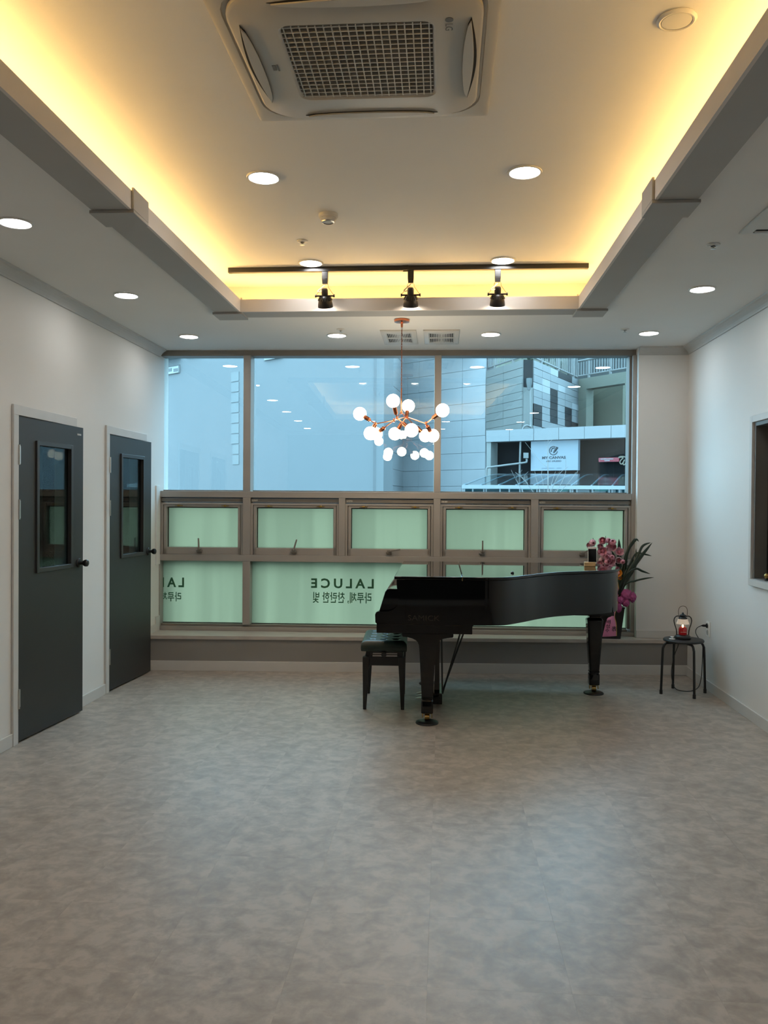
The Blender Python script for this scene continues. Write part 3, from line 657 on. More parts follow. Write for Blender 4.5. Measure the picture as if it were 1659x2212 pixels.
MB().lathe([(0.0, 0.0), (0.062, 0.0), (0.064, 0.004), (0.063, 0.016), (0.057, 0.024), (0.046, 0.030), (0.0, 0.031)], 36, cap=False).build('base', blackmet_m, ln, smooth=40)
jar = MB().lathe([(0.0, 0.0315), (0.030, 0.0315), (0.032, 0.034), (0.0325, 0.078), (0.029, 0.088), (0.024, 0.092), (0.022, 0.092), (0.022, 0.088), (0.0, 0.086)], 28, cap=False).build('candle_jar', mat('red_candle_glass', (150, 16, 24), 0.12, var=0.1, coat=0.6, emit=(0.5, 0.02, 0.02), es=0.10), ln, smooth=40)
MB().sphere((0, 0, 0.100), 0.0075, 12, 8, (1, 1, 1.7)).build('candle_top_glow', emitter('candle_top_light', (1.0, 0.62, 0.25), 9.0), jar)  # glowing spot added for the bulb's light caught on the candle top
MB().box(-0.026, 0.020, -0.0338, -0.0328, 0.052, 0.056).build('jar_band', mat('jar_band_pale', (200, 150, 140), 0.4), jar)
MB().lathe([(0.041, 0.122), (0.046, 0.118), (0.050, 0.118), (0.036, 0.158), (0.033, 0.158), (0.044, 0.124)], 36, cap=False).build('shade', mat('milk_shade', (226, 214, 200), 0.3, emit=(1.0, 0.72, 0.5), es=0.22), ln, smooth=40)
MB().sphere((0, 0, 0.150), 0.010).build('bulb', emitter('warmer_bulb', (1.0, 0.62, 0.35), 2.5), ln)
MB().lathe([(0.0, 0.156), (0.034, 0.156), (0.035, 0.162), (0.028, 0.170), (0.020, 0.176), (0.021, 0.182), (0.026, 0.185), (0.024, 0.189), (0.012, 0.194), (0.008, 0.197), (0.009, 0.203), (0.005, 0.209), (0.0, 0.210)], 32, cap=False).build('cap', blackmet_m, ln, smooth=40)
for sx in (-1, 1):
    pts = [(sx*0.022, 0, 0.178), (sx*0.045, 0, 0.180), (sx*0.062, 0, 0.168), (sx*0.069, 0, 0.145), (sx*0.064, 0, 0.115), (sx*0.054, 0, 0.085), (sx*0.048, 0, 0.055), (sx*0.047, 0, 0.024)]
    MB().tube(spline(pts, 5), 0.0042, 10).build('side_arm', blackmet_m, ln, smooth=60)
pts = [(-0.033, 0, 0.186), (-0.034, 0, 0.215), (-0.031, 0, 0.240), (-0.018, 0, 0.256), (0, 0, 0.261), (0.018, 0, 0.256), (0.031, 0, 0.240), (0.034, 0, 0.215), (0.033, 0, 0.186)]
MB().tube(spline(pts, 5), 0.0021, 8).build('carry_handle', mat('bronze_wire', (70, 52, 40), 0.4, metal=0.7), ln, smooth=60)
cl = thing('candle_lid', 'small clear glass candle lid lying beside the lantern on the round stool', 'lid', (1.835, 6.795, 0.4415))  # lid off the candle jar, set down beside it
MB().lathe([(0.0, 0.0), (0.024, 0.0), (0.025, 0.003), (0.022, 0.007), (0.010, 0.009), (0.006, 0.013), (0.012, 0.018), (0.016, 0.020), (0.012, 0.023), (0.0, 0.024)], 28, cap=False).build('lid_body', mat('clear_lid', (236, 234, 228), 0.12, var=0.1, coat=0.5), cl, smooth=40)
# outlet, plug and cord
ot = thing('wall_outlet', 'white double wall outlet low on the right wall behind the stool', 'outlet', (XR, 6.985, 0.50))
MB().box(-0.010, 0.0, -0.040, 0.040, -0.062, 0.062).build('face_plate', mat('outlet_white', (244, 244, 240), 0.35), ot, bevel=0.004)
for z in (0.028, -0.028):
    mb = MB(); Mx = Matrix(((0, 0, -1), (1, 0, 0), (0, 1, 0))); mb.lathe([(0.0, 0.0), (0.021, 0.0), (0.021, 0.0035), (0.017, 0.0035), (0.017, 0.001), (0.0, 0.001)], 24, (-0.0101, 0, z), Mx, cap=False); mb.build('socket', mat('outlet_socket', (188, 188, 184), 0.4), ot)
cord = thing('power_cord', 'black power cord looping from the wall outlet under the stool to the lantern', 'cord', (2.13, 6.98, 0.50))
pl = MB(); pl.lathe([(0.0, 0.0), (0.019, 0.0), (0.019, 0.006), (0.010, 0.012), (0.009, 0.034), (0.004, 0.046), (0.0, 0.046)], 16, (0.0355, 0.005, 0.028), Matrix(((0, 0, -1), (1, 0, 0), (0, 1, 0))), cap=False)
pl.build('plug', black_m, cord, smooth=40)
O = Vector((2.13, 6.98, 0.50))
cp = [Vector((2.122, 6.985, 0.528)), Vector((2.085, 6.98, 0.51)), Vector((2.07, 6.97, 0.475)), Vector((2.09, 6.96, 0.43)), Vector((2.118, 6.95, 0.39)), Vector((2.125, 6.96, 0.30)), Vector((2.128, 6.98, 0.20)), Vector((2.125, 6.99, 0.10)), Vector((2.10, 6.97, 0.03)), Vector((2.05, 6.94, 0.005)), Vector((1.98, 6.90, 0.004)), Vector((1.90, 6.90, 0.02)), Vector((1.87, 6.90, 0.08)), Vector((1.862, 6.90, 0.18)), Vector((1.885, 6.90, 0.30)), Vector((1.91, 6.90, 0.37)), Vector((1.915, 6.905, 0.412))]
MB().tube([p - O for p in spline(cp, 6)], 0.0032, 8).build('cable', black_m, cord, smooth=60)

# ---------------------------------------------------------------- phone on its wooden stand on the lid
ph = thing('phone_stand', 'small pale wooden phone block on the tail of the piano lid', 'stand', (1.178, 6.78, 1.0185), R(-4))
mb = MB(); mb.box(-0.043, 0.043, -0.025, 0.025, 0.0, 0.019); mb.box(-0.043, 0.043, -0.025, -0.010, 0.0195, 0.033); mb.box(-0.043, 0.043, 0.004, 0.025, 0.0195, 0.033)
MB().prism([(-0.026, 0), (0.026, 0), (0.026, 0.034), (0.006, 0.034), (0.003, 0.017), (-0.009, 0.017), (-0.007, 0.034), (-0.026, 0.034)], -0.043, 0.043, 'x').build('block', mat('birch_wood', (206, 172, 122), 0.5, var=0.12, scale=12, stretch=(1, 8, 8)), ph, bevel=0.002)
phn = thing('phone', 'white framed mobile phone with a black screen standing on the wooden block', 'phone', (1.198, 6.779, 1.0185 + 0.0175), R(-4))
Mt = Matrix.Rotation(R(-8), 4, 'X')
mb = MB().box(-0.034, 0.034, -0.004, 0.004, 0.001, 0.139); mb.v = [tuple(Mt @ Vector(v)) for v in mb.v]; mb.build('case', mat('phone_white', (228, 222, 214), 0.3), phn, bevel=0.0025, seg=3)
mb = MB().box(-0.031, 0.031, -0.0046, -0.0041, 0.017, 0.122); mb.v = [tuple(Mt @ Vector(v)) for v in mb.v]; mb.build('screen', mat('phone_screen', (8, 8, 9), 0.08), phn)

# ---------------------------------------------------------------- potted orchid on the ledge
LZ = 0.3155
PY = 7.615; PXc = 1.505
og = thing('potted_orchid', 'pink orchid with long strap leaves in a tall dark pot on the window ledge', 'plant', (PXc, PY, LZ))
pot_m = mat('dark_pot', (30, 27, 26), 0.45, var=0.15, scale=10)
mb = MB(); mb.loft([rect(0.0, 0.085, 0.062), rect(0.270, 0.115, 0.080), rect(0.275, 0.118, 0.083), rect(0.285, 0.118, 0.083), rect(0.285, 0.108, 0.074), rect(0.245, 0.104, 0.070)]); mb.build('pot', pot_m, og, bevel=0.003)
MB().box(-0.10, 0.10, -0.068, 0.068, 0.235, 0.246).build('moss', mat('moss', (58, 62, 40), 0.9, bump=0.6, bscale=60), og)
leaf_m = mat('orchid_leaf', (27, 45, 31), 0.42, var=0.25, scale=8)
def leafblade(pts, wmax, parent, twist=0.3):
    P = spline(pts, 7); n = len(P); rows = []
    for i, p in enumerate(P):
        t = i / (n - 1); d = (P[min(i+1, n-1)] - P[max(i-1, 0)]).normalized()
        side = d.cross(Vector((0.15, -1, 0.1))).normalized(); side = (Matrix.Rotation(twist * (1 + t), 3, d) @ side)
        w_ = wmax * (0.55 + 0.75*t if t < 0.45 else 0.8875) * (1 if t < 0.72 else max(0.04, 1 - ((t - 0.72) / 0.28) ** 1.6))
        nrm = side.cross(d).normalized()
        rows.append([p - side*w_/2, p + nrm*w_*0.18, p + side*w_/2])
    vs = [v for r in rows for v in r]; fs = []
    for i in range(n - 1):
        for j in range(2): fs.append((i*3+j, i*3+j+1, (i+1)*3+j+1, (i+1)*3+j))
    mb = MB(); mb.add(vs, fs); o = mb.build('leaf', leaf_m, parent, smooth=60)
    so = o.modifiers.new('thick', 'SOLIDIFY'); so.thickness = 0.0016; return o
OG = Vector((PXc, PY, LZ))
def rel(px, py, Y): return at(px, py, Y) - OG
base = Vector((0.03, 0.0, 0.25))
for pts, Y, wd, tw in [
    ([(1345, 1262), (1375, 1215), (1409, 1172)], 7.40, 0.030, 0.2), ([(1350, 1250), (1376, 1205), (1388, 1180), (1406, 1172)], 7.36, 0.022, 0.5),
    ([(1338, 1255), (1338, 1200), (1337, 1164)], 7.62, 0.034, 0.1), ([(1345, 1258), (1355, 1195), (1371, 1162)], 7.50, 0.024, 0.2),
    ([(1342, 1258), (1352, 1200), (1372, 1167), (1380, 1170)], 7.55, 0.020, -0.2), ([(1352, 1250), (1372, 1215), (1374, 1185)], 7.44, 0.022, 0.6),
    ([(1350, 1265), (1372, 1255), (1392, 1250), (1413, 1247)], 7.34, 0.015, 0.8), ([(1350, 1248), (1372, 1229), (1388, 1234), (1405, 1240)], 7.34, 0.017, 0.9),
    ([(1352, 1240), (1372, 1198), (1390, 1197), (1408, 1201)], 7.42, 0.017, 0.9), ([(1348, 1262), (1362, 1225), (1368, 1203)], 7.50, 0.030, -0.3),
    ([(1340, 1262), (1345, 1230), (1356, 1212)], 7.56, 0.032, 0.4), ([(1346, 1266), (1366, 1232), (1380, 1200)], 7.46, 0.034, 0.1),
    ([(1338, 1264), (1342, 1238), (1348, 1216)], 7.50, 0.030, -0.2), ([(1336, 1250), (1330, 1215), (1322, 1190)], 7.66, 0.028, 0.3), ([(1343, 1264), (1352, 1238), (1366, 1222)], 7.48, 0.034, -0.5)]:
    q = [base + Vector((random.uniform(-.03, .03), random.uniform(-.03, .02), 0))] + [rel(px, py, Y) for px, py in pts]
    leafblade(q, wd * 1.3, og, tw * 0.3)
# flower spikes
stem_m = mat('flower_stem', (70, 92, 54), 0.5)
pet_m = [mat('petal_pink', (222, 168, 180), 0.5, var=0.14, scale=30), mat('petal_pale_pink', (234, 200, 206), 0.5, var=0.1, scale=30), mat('petal_deep_pink', (204, 136, 152), 0.5, var=0.16, scale=30)]
lip_m = mat('petal_lip', (196, 110, 126), 0.5)
org_m = mat('petal_orange', (222, 150, 48), 0.5, var=0.25, scale=30)
def petal_bloom(c, size, face, m, parent, open_=0.6, name='flower', n=5):
    """one bloom: cupped rounded petals round a small lip"""
    q = face.normalized().to_track_quat('Z', 'Y').to_matrix(); mb = MB(); roll = random.uniform(0, 6)
    for k in range(n):
        a = roll + 2*math.pi*k/n; Rz = Matrix.Rotation(a, 3, 'Z')
        def fn(u, v):
            w_ = 0.62 * math.sin(math.pi * (0.16 + 0.74 * v)); t_ = max(0, v - 0.55) / 0.45
            r = 0.50 * math.sin(min(1, v * 1.3) * math.pi / 2) * (1 + t_ * (1.6 * open_ - 1.1)); h = -0.45 + 0.92 * v + 0.06 * math.cos((u - .5) * 3)
            a_ = (u - 0.5) * 2 * w_ / max(0.35, r + 0.25)
            return Vector(c) + q @ (Rz @ Vector((math.sin(a_) * (r + 0.06), math.cos(a_) * (r + 0.02), h))) * size
        mb.grid(fn, 4, 5)
    o = mb.build(name, m, parent, smooth=70); so = o.modifiers.new('thick', 'SOLIDIFY'); so.thickness = 0.0012
    mb = MB(); mb.sphere(Vector(c) + q @ Vector((0, 0, 0.12)) * size, size * 0.20, 10, 7, (1, 1, 1.3)); mb.build('flower_lip', lip_m if m is not org_m else pet_m[0], o)
    return o
fl_px = [(1279, 1172, 15), (1272, 1178, 10), (1301, 1169, 15), (1313, 1168, 12), (1297, 1180, 13), (1324, 1172, 14), (1323, 1180, 14), (1312, 1183, 11), (1302, 1190, 13), (1315, 1196, 14), (1296, 1192, 12), (1322, 1204, 11), (1318, 1211, 16), (1299, 1209, 13), (1310, 1213, 12), (1337, 1193, 13), (1337, 1210, 14), (1345, 1213, 10), (1297, 1217, 11), (1325, 1221, 12), (1311, 1203, 12), (1303, 1200, 12)]
spikes = {}
for k, (px, py, r) in enumerate(fl_px):
    Y = 7.54 + 0.05 * math.sin(k * 2.1); c = rel(px, py, Y)
    petal_bloom(c, r * 0.0042 * 1.12, Vector((random.uniform(-0.6, 0.6), -1, random.uniform(-0.5, 0.5))), pet_m[(k * 7) % 3], og, random.choice([0.25, 0.35, 0.5, 0.85]))
for pts in ([(1312, 1270), (1290, 1215), (1281, 1162)], [(1315, 1270), (1303, 1215), (1300, 1160)], [(1320, 1270), (1314, 1215), (1308, 1158)], [(1328, 1265), (1322, 1215), (1320, 1168)], [(1333, 1265), (1338, 1230), (1336, 1190)]):
    MB().tube(spline([Vector((0.0, 0, 0.24))] + [rel(px, py, 7.58) for px, py in pts], 6), 0.0028, 7).build('flower_stem', stem_m, og, smooth=60)
petal_bloom(rel(1336, 1238, 7.46), 0.058, Vector((-0.2, -1, 0.15)), org_m, og, 0.75, 'orange_flower', 7)
petal_bloom(rel(1338, 1247, 7.46), 0.040, Vector((0.2, -1, -0.3)), org_m, og, 0.6, 'orange_flower', 6)
# tulle bow
tul = mat('pink_tulle', (168, 74, 128), 0.6, var=0.2, scale=40, bump=0.5, bscale=90)
for (px, py, rx, rz_, ph_) in ((1353, 1285, 0.052, 0.052, 0.5), (1366, 1290, 0.034, 0.045, 1.9), (1341, 1296, 0.036, 0.034, 1.1), (1337, 1312, 0.026, 0.046, 2.6), (1352, 1302, 0.034, 0.036, 3.4)):
    c = rel(px, py, 7.47); mb = MB(); mb.sphere((0, 0, 0), 1.0, 36, 22)
    vv = []
    for v in mb.v:
        x, y, z = v; k_ = 1 + 0.10 * math.sin(9*x + ph_) * math.cos(8*z + ph_) + 0.07 * math.sin(17*math.atan2(z, x) + 5*y + ph_)
        vv.append((c.x + x*k_*rx, c.y + y*k_*0.030, c.z + z*k_*rz_))
    mb.v = vv; mb.build('tulle_bow', tul, og, smooth=70)
# congratulation ribbon
rib = thing('gift_ribbon', 'pink congratulation ribbon with black writing hanging down the orchid pot', 'ribbon', tuple(at(1330, 1255, 7.42)))
RO = at(1330, 1255, 7.42)
rib_m = mat('ribbon_pink', (226, 138, 176), 0.45, var=0.06, scale=20); gold_m = mat('ribbon_gold_edge', (214, 170, 90), 0.4)
def rpt(px, py, Y): return at(px, py, Y) - RO
Lf = [(1326, 1254, 7.46), (1327, 1275, 7.45), (1328, 1295, 7.44), (1326, 1312, 7.44), (1322, 1330, 7.44), (1312, 1336, 7.44), (1306, 1355, 7.435), (1301, 1376, 7.43)]
Rt = [(1333, 1254, 7.46), (1336, 1275, 7.46), (1335, 1295, 7.46), (1332, 1312, 7.45), (1327, 1330, 7.45), (1330, 1345, 7.445), (1331, 1360, 7.445), (1331, 1374, 7.44)]
A = spline([rpt(*p) for p in Lf], 4); Bq = spline([rpt(*p) for p in Rt], 4)
mb = MB(); vs = []; fs = []
for a, b in zip(A, Bq): vs += [a, (a + b) / 2 + Vector((0, -0.006, 0)), b]
for i in range(len(A) - 1):
    for j in range(2): fs.append((i*3+j, i*3+j+1, (i+1)*3+j+1, (i+1)*3+j))
mb.add(vs, fs); o = mb.build('band', rib_m, rib, smooth=60); so = o.modifiers.new('t', 'SOLIDIFY'); so.thickness = 0.001
mb = MB(); vs = []; fs = []
for i, (a, b) in enumerate(zip(A, Bq)): d = (b - a); vs += [b + Vector((0, -0.001, 0)), b + d.normalized()*0.006 + Vector((0, -0.001, 0))]
for i in range(len(A) - 1): fs.append((i*2, i*2+1, i*2+3, i*2+2))
mb.add(vs, fs); o = mb.build('gold_edge', gold_m, rib, smooth=60); so = o.modifiers.new('t', 'SOLIDIFY'); so.thickness = 0.001
rink = mat('ribbon_ink', (30, 22, 26), 0.6)
for ch, px, py, s_ in (('배', 1310, 1347.5, 0.036), ('성', 1308.5, 1357, 0.036), ('수', 1307.5, 1366, 0.034), ('表', 1321, 1364, 0.046)):
    p = at(px, py, 7.415); text_part(ch, 'ribbon_writing', rink, rib, s_, s_, p - RO, bold=0.012)
mb = MB()
for k in range(11):                                     # brush marks too small and turned away to read
    p = at(1330.0 + random.uniform(-1.2, 1.2), 1263 + k * 3.3, 7.425) - RO; a_ = random.uniform(-0.9, 0.9); d_ = Vector((math.cos(a_), 0, math.sin(a_))) * random.uniform(0.006, 0.010); n_ = Vector((-d_.z, 0, d_.x)).normalized() * 0.0016
    mb.loft([[p - d_ - n_, p - d_ + n_, p - d_ + n_ + Vector((0, 0.001, 0)), p - d_ - n_ + Vector((0, 0.001, 0))], [p + d_ - n_, p + d_ + n_, p + d_ + n_ + Vector((0, 0.001, 0)), p + d_ - n_ + Vector((0, 0.001, 0))]])
mb.build('ribbon_writing', rink, rib, smooth=0)

# ---------------------------------------------------------------- ceiling fittings
def downlight(name, loc, label, group='round ceiling downlights'):
    t = thing(name, label, 'ceiling light', loc, 0, group)
    MB().lathe([(0.072, -0.001), (0.086, -0.001), (0.087, -0.004), (0.084, -0.009), (0.077, -0.010), (0.072, -0.006)], 40, cap=False).build('rim', plast_m, t, smooth=40)
    MB().lathe([(0.0, -0.0075), (0.074, -0.0065), (0.0755, -0.003)], 40, cap=False).build('diffuser', lampface, t, smooth=40); return t
rows = {6.98: 'nearest the window', 5.57: 'second row from the window', 4.09: 'third row from the window', 2.64: 'overhead', 1.19: 'overhead, farther back', -0.26: 'at the rear'}  # last row is added out of view to brighten the near floor
dl = None
colsx = [(-2.17, 'far left'), (-0.902, 'left of centre'), (0.383, 'right of centre'), (1.672, 'far right')]
seen = {}
for ry, rn in rows.items():
    for ci, (cx_, cn) in enumerate(colsx):
        raised = ci in (1, 2) and 1.3 < ry < 6.1
        if ci in (1, 2) and abs(ry - 2.64) < .1: continue        # the air conditioner sits here
        if ci == 3 and abs(ry - 4.09) < .1: continue             # the slot diffuser sits here
        z = ZCO if raised else ZC
        px_, py_ = (cx_, ry) if not raised else ((-0.928, 0.395)[ci - 1], {5.57: 5.75, 4.09: 4.225}[ry])
        where = 'in the raised ceiling' if raised else ('in the lowered ceiling at the %s' % cn)
        if rn.startswith('nearest'): lb_ = 'lit round downlight in the row nearest the window, %s' % {0: 'leftmost', 1: 'left of the chandelier', 2: 'right of the two air vents', 3: 'rightmost'}[ci]
        elif rn.startswith('second'): lb_ = {0: 'lit round downlight above the farther door, left lowered ceiling', 1: 'lit round downlight above the track, left one of the pair', 2: 'lit round downlight above the track, right one of the pair', 3: 'lit round downlight on the right lowered ceiling'}[ci]
        elif rn.startswith('third'): lb_ = {0: 'lit round downlight cut by the left edge of the picture', 1: 'lit round downlight in the raised ceiling, left one by the smoke detector', 2: 'lit round downlight in the raised ceiling, right one near the round cap', 3: 'lit round downlight above the picture frame on the right side'}[ci]
        else: lb_ = 'lit round downlight out of frame %s, %s' % ({'o': 'above the camera', 'f': 'behind the camera', 'r': 'and added for light by the rear wall'}['f' if 'farther' in rn else ('r' if 'rear' in rn else 'o')], cn)
        if dl is None: dl = downlight('downlight', (px_, py_, z), lb_)
        else: dup(dl, (px_, py_, z), label=lb_)

# air-conditioning cassette
ac = thing('air_conditioner', 'white ceiling cassette air conditioner with a square grid grille', 'air conditioner', (-0.310, 3.08, ZCO))
h = 0.487
mb = MB()
def rrect(hx, hy, r, z, n=6, cx=0, cy=0):
    out = []
    for sx, sy, a0 in ((1, 1, 0), (-1, 1, 90), (-1, -1, 180), (1, -1, 270)):
        for k in range(n + 1):
            a = R(a0 + 90*k/n); out.append((cx + sx*(hx - r) + r*math.cos(a), cy + sy*(hy - r) + r*math.sin(a), z))
    return out
mb.loft([rrect(h, h, 0.012, -0.001), rrect(h, h, 0.012, -0.020), rrect(h - 0.012, h - 0.012, 0.02, -0.026), rrect(0.446, 0.446, 0.14, -0.028), rrect(0.443, 0.443, 0.14, -0.020), rrect(0.436, 0.436, 0.14, -0.019)], cap=True)
mb.build('panel', acp_m, ac, smooth=30)
# inner tray with four blow slots
mb = MB(); mb.loft([rrect(0.432, 0.432, 0.145, -0.020), rrect(0.432, 0.432, 0.145, -0.036), rrect(0.422, 0.422, 0.140, -0.042), rrect(0.272, 0.262, 0.045, -0.044), rrect(0.262, 0.252, 0.04, -0.036), rrect(0.262, 0.252, 0.04, -0.021)], cap=False)
tray = mb.build('tray', acp_m, ac, smooth=30)
for k in range(4):
    a = k * math.pi / 2; Rz = Matrix.Rotation(a, 3, 'Z')
    # lens-shaped slot: dark mouth and a vane
    arc = [(-0.275 + 0.55*i/16, 0.393 + 0.026*math.sin(math.pi*i/16)) for i in range(17)]; low = [(0.275 - 0.55*i/16, 0.393 - 0.024*math.sin(math.pi*i/16)**0.5) for i in range(17)]
    mb = MB(); mb.prism(arc + low[1:-1], -0.0448, -0.0405); mb.v = [tuple(Rz @ Vector(v)) for v in mb.v]; sl = mb.build('slot', dark_m, tray, smooth=0)
    arc2 = [(-0.262 + 0.524*i/16, 0.392 + 0.016*math.sin(math.pi*i/16)) for i in range(17)]; low2 = [(0.262 - 0.524*i/16, 0.391 - 0.022*math.sin(math.pi*i/16)**0.5) for i in range(17)]
    mb = MB(); mb.prism(arc2 + low2[1:-1], -0.0515, -0.0455); mb.v = [tuple(Rz @ Vector(v)) for v in mb.v]; mb.build('vane', acp_m, tray, bevel=0.001)
mb = MB(); mb.box(-0.262, 0.262, -0.252, 0.252, -0.022, -0.0195); mb.build('filter_back', mat('filter_grey', (96, 94, 90), 0.7), ac)
gb = None; NB = 19
for i in range(NB):
    x = -0.250 + 0.500 * i / (NB - 1)
    if gb is None: gb = MB().box(-0.002, 0.002, -0.251, 0.251, -0.040, -0.026).build('grille_bar', acp_m, ac, smooth=0); gb.location.x = x
    else: c_ = gb.copy(); C.objects.link(c_); c_.location.x = x
gb = None; NB = 17
for i in range(NB):
    y = -0.240 + 0.480 * i / (NB - 1)
    if gb is None:
        gb = MB().box(-0.261, 0.261, -0.0022, 0.0022, -0.0405, -0.025).build('grille_bar', acp_m, ac, smooth=0); gb.location.y = y
    else: c_ = gb.copy(); C.objects.link(c_); c_.location.y = y
logo_m = mat('logo_grey', (92, 90, 88), 0.5)
text_part('LG', 'logo', logo_m, ac, 0.040, 0.026, (0.305, -0.243, -0.0447), ex=(0, 1, 0), ez=(1, 0, 0), bold=0.01)
MB().lathe([(0.0, -0.0448), (0.014, -0.0448), (0.014, -0.043), (0.0, -0.043)], 24, (0.318, -0.265, 0), cap=False).build('logo', logo_m, ac)
mb = MB(); mb.box(-0.336, -0.322, -0.01, 0.025, -0.0450, -0.0435); mb.box(-0.318, -0.312, -0.015, 0.03, -0.0450, -0.0435); mb.build('badge', logo_m, ac)

# track with three spots
TY = 5.865; TZ = ZCO
tr = thing('track_rail', 'long black lighting track across the raised ceiling', 'track', (-0.274, TY, TZ))
MB().box(-1.244, 1.244, -0.018, 0.018, -0.034, -0.001).build('rail', black_m, tr, bevel=0.002)
for sx in (-1, 1): MB().box(sx*1.244 - 0.012 + sx*0.008, sx*1.244 + 0.012 + sx*0.008, -0.0185, 0.0185, -0.035, -0.001).build('end_cap', black_m, tr, bevel=0.002)
MB().box(-0.02, 0.02, -0.022, 0.022, -0.034, -0.001).build('joiner', black_m, tr, bevel=0.001)
def spot(loc):
    t = thing('track_spotlight', 'x', 'spotlight', loc, 0, 'black spotlights on the track')
    mb = MB(); mb.box(-0.021, 0.021, -0.017, 0.017, -0.052, -0.001); mb.loft([rect(-0.0525, 0.021, 0.017), rect(-0.088, 0.018, 0.014)]); mb.build('adapter', black_m, t, bevel=0.0015)
    T_ = Matrix.Translation((0, 0.0, -0.178)) @ Matrix.Rotation(R(26), 4, 'X')
    def tr_(mb): mb.v = [tuple(T_ @ Vector(v)) for v in mb.v]; return mb
    mb = MB(); mb.lathe([(0.0, 0.062), (0.018, 0.060), (0.023, 0.050), (0.023, 0.010), (0.0, 0.010)], 24, cap=False)
    tr_(mb).build('lamp_neck', black_m, t, smooth=40)
    mb = MB(); mb.lathe([(0.023, 0.0095), (0.040, -0.006), (0.046, -0.018), (0.052, -0.050), (0.0535, -0.070), (0.050, -0.070), (0.044, -0.020), (0.036, -0.008), (0.020, 0.004)], 32, cap=False); hd = tr_(mb).build('lamp_head', black_m, t, smooth=40)
    mb = MB()
    for k in range(24):
        a = 2*math.pi*k/24; mb.loft([[(0.037*math.cos(a)+0.003*math.sin(a), 0.037*math.sin(a)-0.003*math.cos(a), 0.000), (0.037*math.cos(a)-0.003*math.sin(a), 0.037*math.sin(a)+0.003*math.cos(a), 0.000), (0.049*math.cos(a)-0.003*math.sin(a), 0.049*math.sin(a)+0.003*math.cos(a), -0.020), (0.049*math.cos(a)+0.003*math.sin(a), 0.049*math.sin(a)-0.003*math.cos(a), -0.020)],
            [(0.040*math.cos(a)+0.003*math.sin(a), 0.040*math.sin(a)-0.003*math.cos(a), 0.004), (0.040*math.cos(a)-0.003*math.sin(a), 0.040*math.sin(a)+0.003*math.cos(a), 0.004), (0.053*math.cos(a)-0.003*math.sin(a), 0.053*math.sin(a)+0.003*math.cos(a), -0.020), (0.053*math.cos(a)+0.003*math.sin(a), 0.053*math.sin(a)-0.003*math.cos(a), -0.020)]])
    tr_(mb).build('cooling_fins', black_m, t, smooth=0)['kind'] = 'stuff'
    mb = MB(); mb.lathe([(0.0, -0.050), (0.044, -0.050), (0.047, -0.053), (0.0, -0.055)], 24, cap=False); tr_(mb).build('bulb', spot_e, hd)
    mb = MB(); mb.box(-0.062, 0.062, -0.006, 0.006, 0.004, 0.014); mb.cyl((-0.070, 0, 0.009), (-0.060, 0, 0.009), 0.011); mb.cyl((0.060, 0, 0.009), (0.070, 0, 0.009), 0.011); tr_(mb).build('pivot', black_m, t, bevel=0.001)
    for sx in (-1, 1):
        mb = MB(); mb.tube([(sx*0.022, 0, -0.089), (sx*0.024, 0, -0.110), (sx*0.066, 0, -0.168)], 0.0018, 6); mb.build('bail_wire', brass_m, t)
    mb = MB(); mb.tube(spline([(0.004, -0.004, -0.090), (-0.020, -0.024, -0.118), (-0.046, -0.030, -0.142), (-0.030, -0.036, -0.150), (-0.010, -0.024, -0.132), (-0.002, 0.0, -0.124)], 5), 0.0028, 7); mb.build('lamp_cable', mat('cable_white', (214, 208, 196), 0.5), t, smooth=60)
    return t
sp = spot((-0.844, TY, TZ - 0.0345)); sp['label'] = 'leftmost of the three black spotlights hanging from the track'
dup(sp, (-0.238, TY, TZ - 0.0345), label='middle one of the three black spotlights hanging from the track')
dup(sp, (0.368, TY, TZ - 0.0345), label='rightmost of the three black spotlights hanging from the track')

# smoke detector, sprinklers, round cap
sd = thing('smoke_detector', 'round white smoke detector on the raised ceiling', 'smoke detector', (-0.673, 4.79, ZCO))
MB().lathe([(0.0, -0.001), (0.055, -0.001), (0.056, -0.018), (0.050, -0.024), (0.0, -0.024)], 36, cap=False).build('base', plast_m, sd, smooth=40)
MB().lathe([(0.0, -0.0245), (0.046, -0.0245), (0.047, -0.032), (0.036, -0.046), (0.0, -0.048)], 36, cap=False).build('sensor_cap', plast_m, sd, smooth=40)
mb = MB(); mb.lathe([(0.036, -0.0465), (0.040, -0.0435), (0.038, -0.049), (0.030, -0.051)], 36, cap=False); mb.build('ring', steel_m, sd)
def sprink(loc, label):
    t = thing('sprinkler', label, 'sprinkler', loc, 0, 'ceiling sprinklers')
    MB().lathe([(0.012, -0.001), (0.036, -0.001), (0.034, -0.006), (0.014, -0.010)], 28, cap=False).build('escutcheon', plast_m, t, smooth=40)
    mb = MB(); mb.cyl((0, 0, -0.002), (0, 0, -0.024), 0.006); mb.lathe([(0.0, -0.026), (0.014, -0.026), (0.014, -0.024), (0.0, -0.024)], 16, cap=False); mb.build('deflector', steel_m, t); return t
s1 = sprink((-0.905, 5.27, ZCO), 'sprinkler head on the raised ceiling left of the smoke detector')
dup(s1, (1.445, 4.63, ZC), label='sprinkler head on the right lowered ceiling')
dup(s1, (-0.840, 6.747, ZC), label='sprinkler head beside the downlight left of the chandelier'); dup(s1, (1.447, 6.831, ZC), label='sprinkler head near the rightmost downlight by the window')
sp_ = thing('ceiling_speaker', 'round flush white ceiling cap in the warm glow at the upper right', 'speaker', (0.784, 2.93, ZCO))
MB().lathe([(0.052, -0.004), (0.066, -0.001), (0.067, -0.006), (0.058, -0.012), (0.052, -0.010)], 40, cap=False).build('rim', plast_m, sp_, smooth=40)
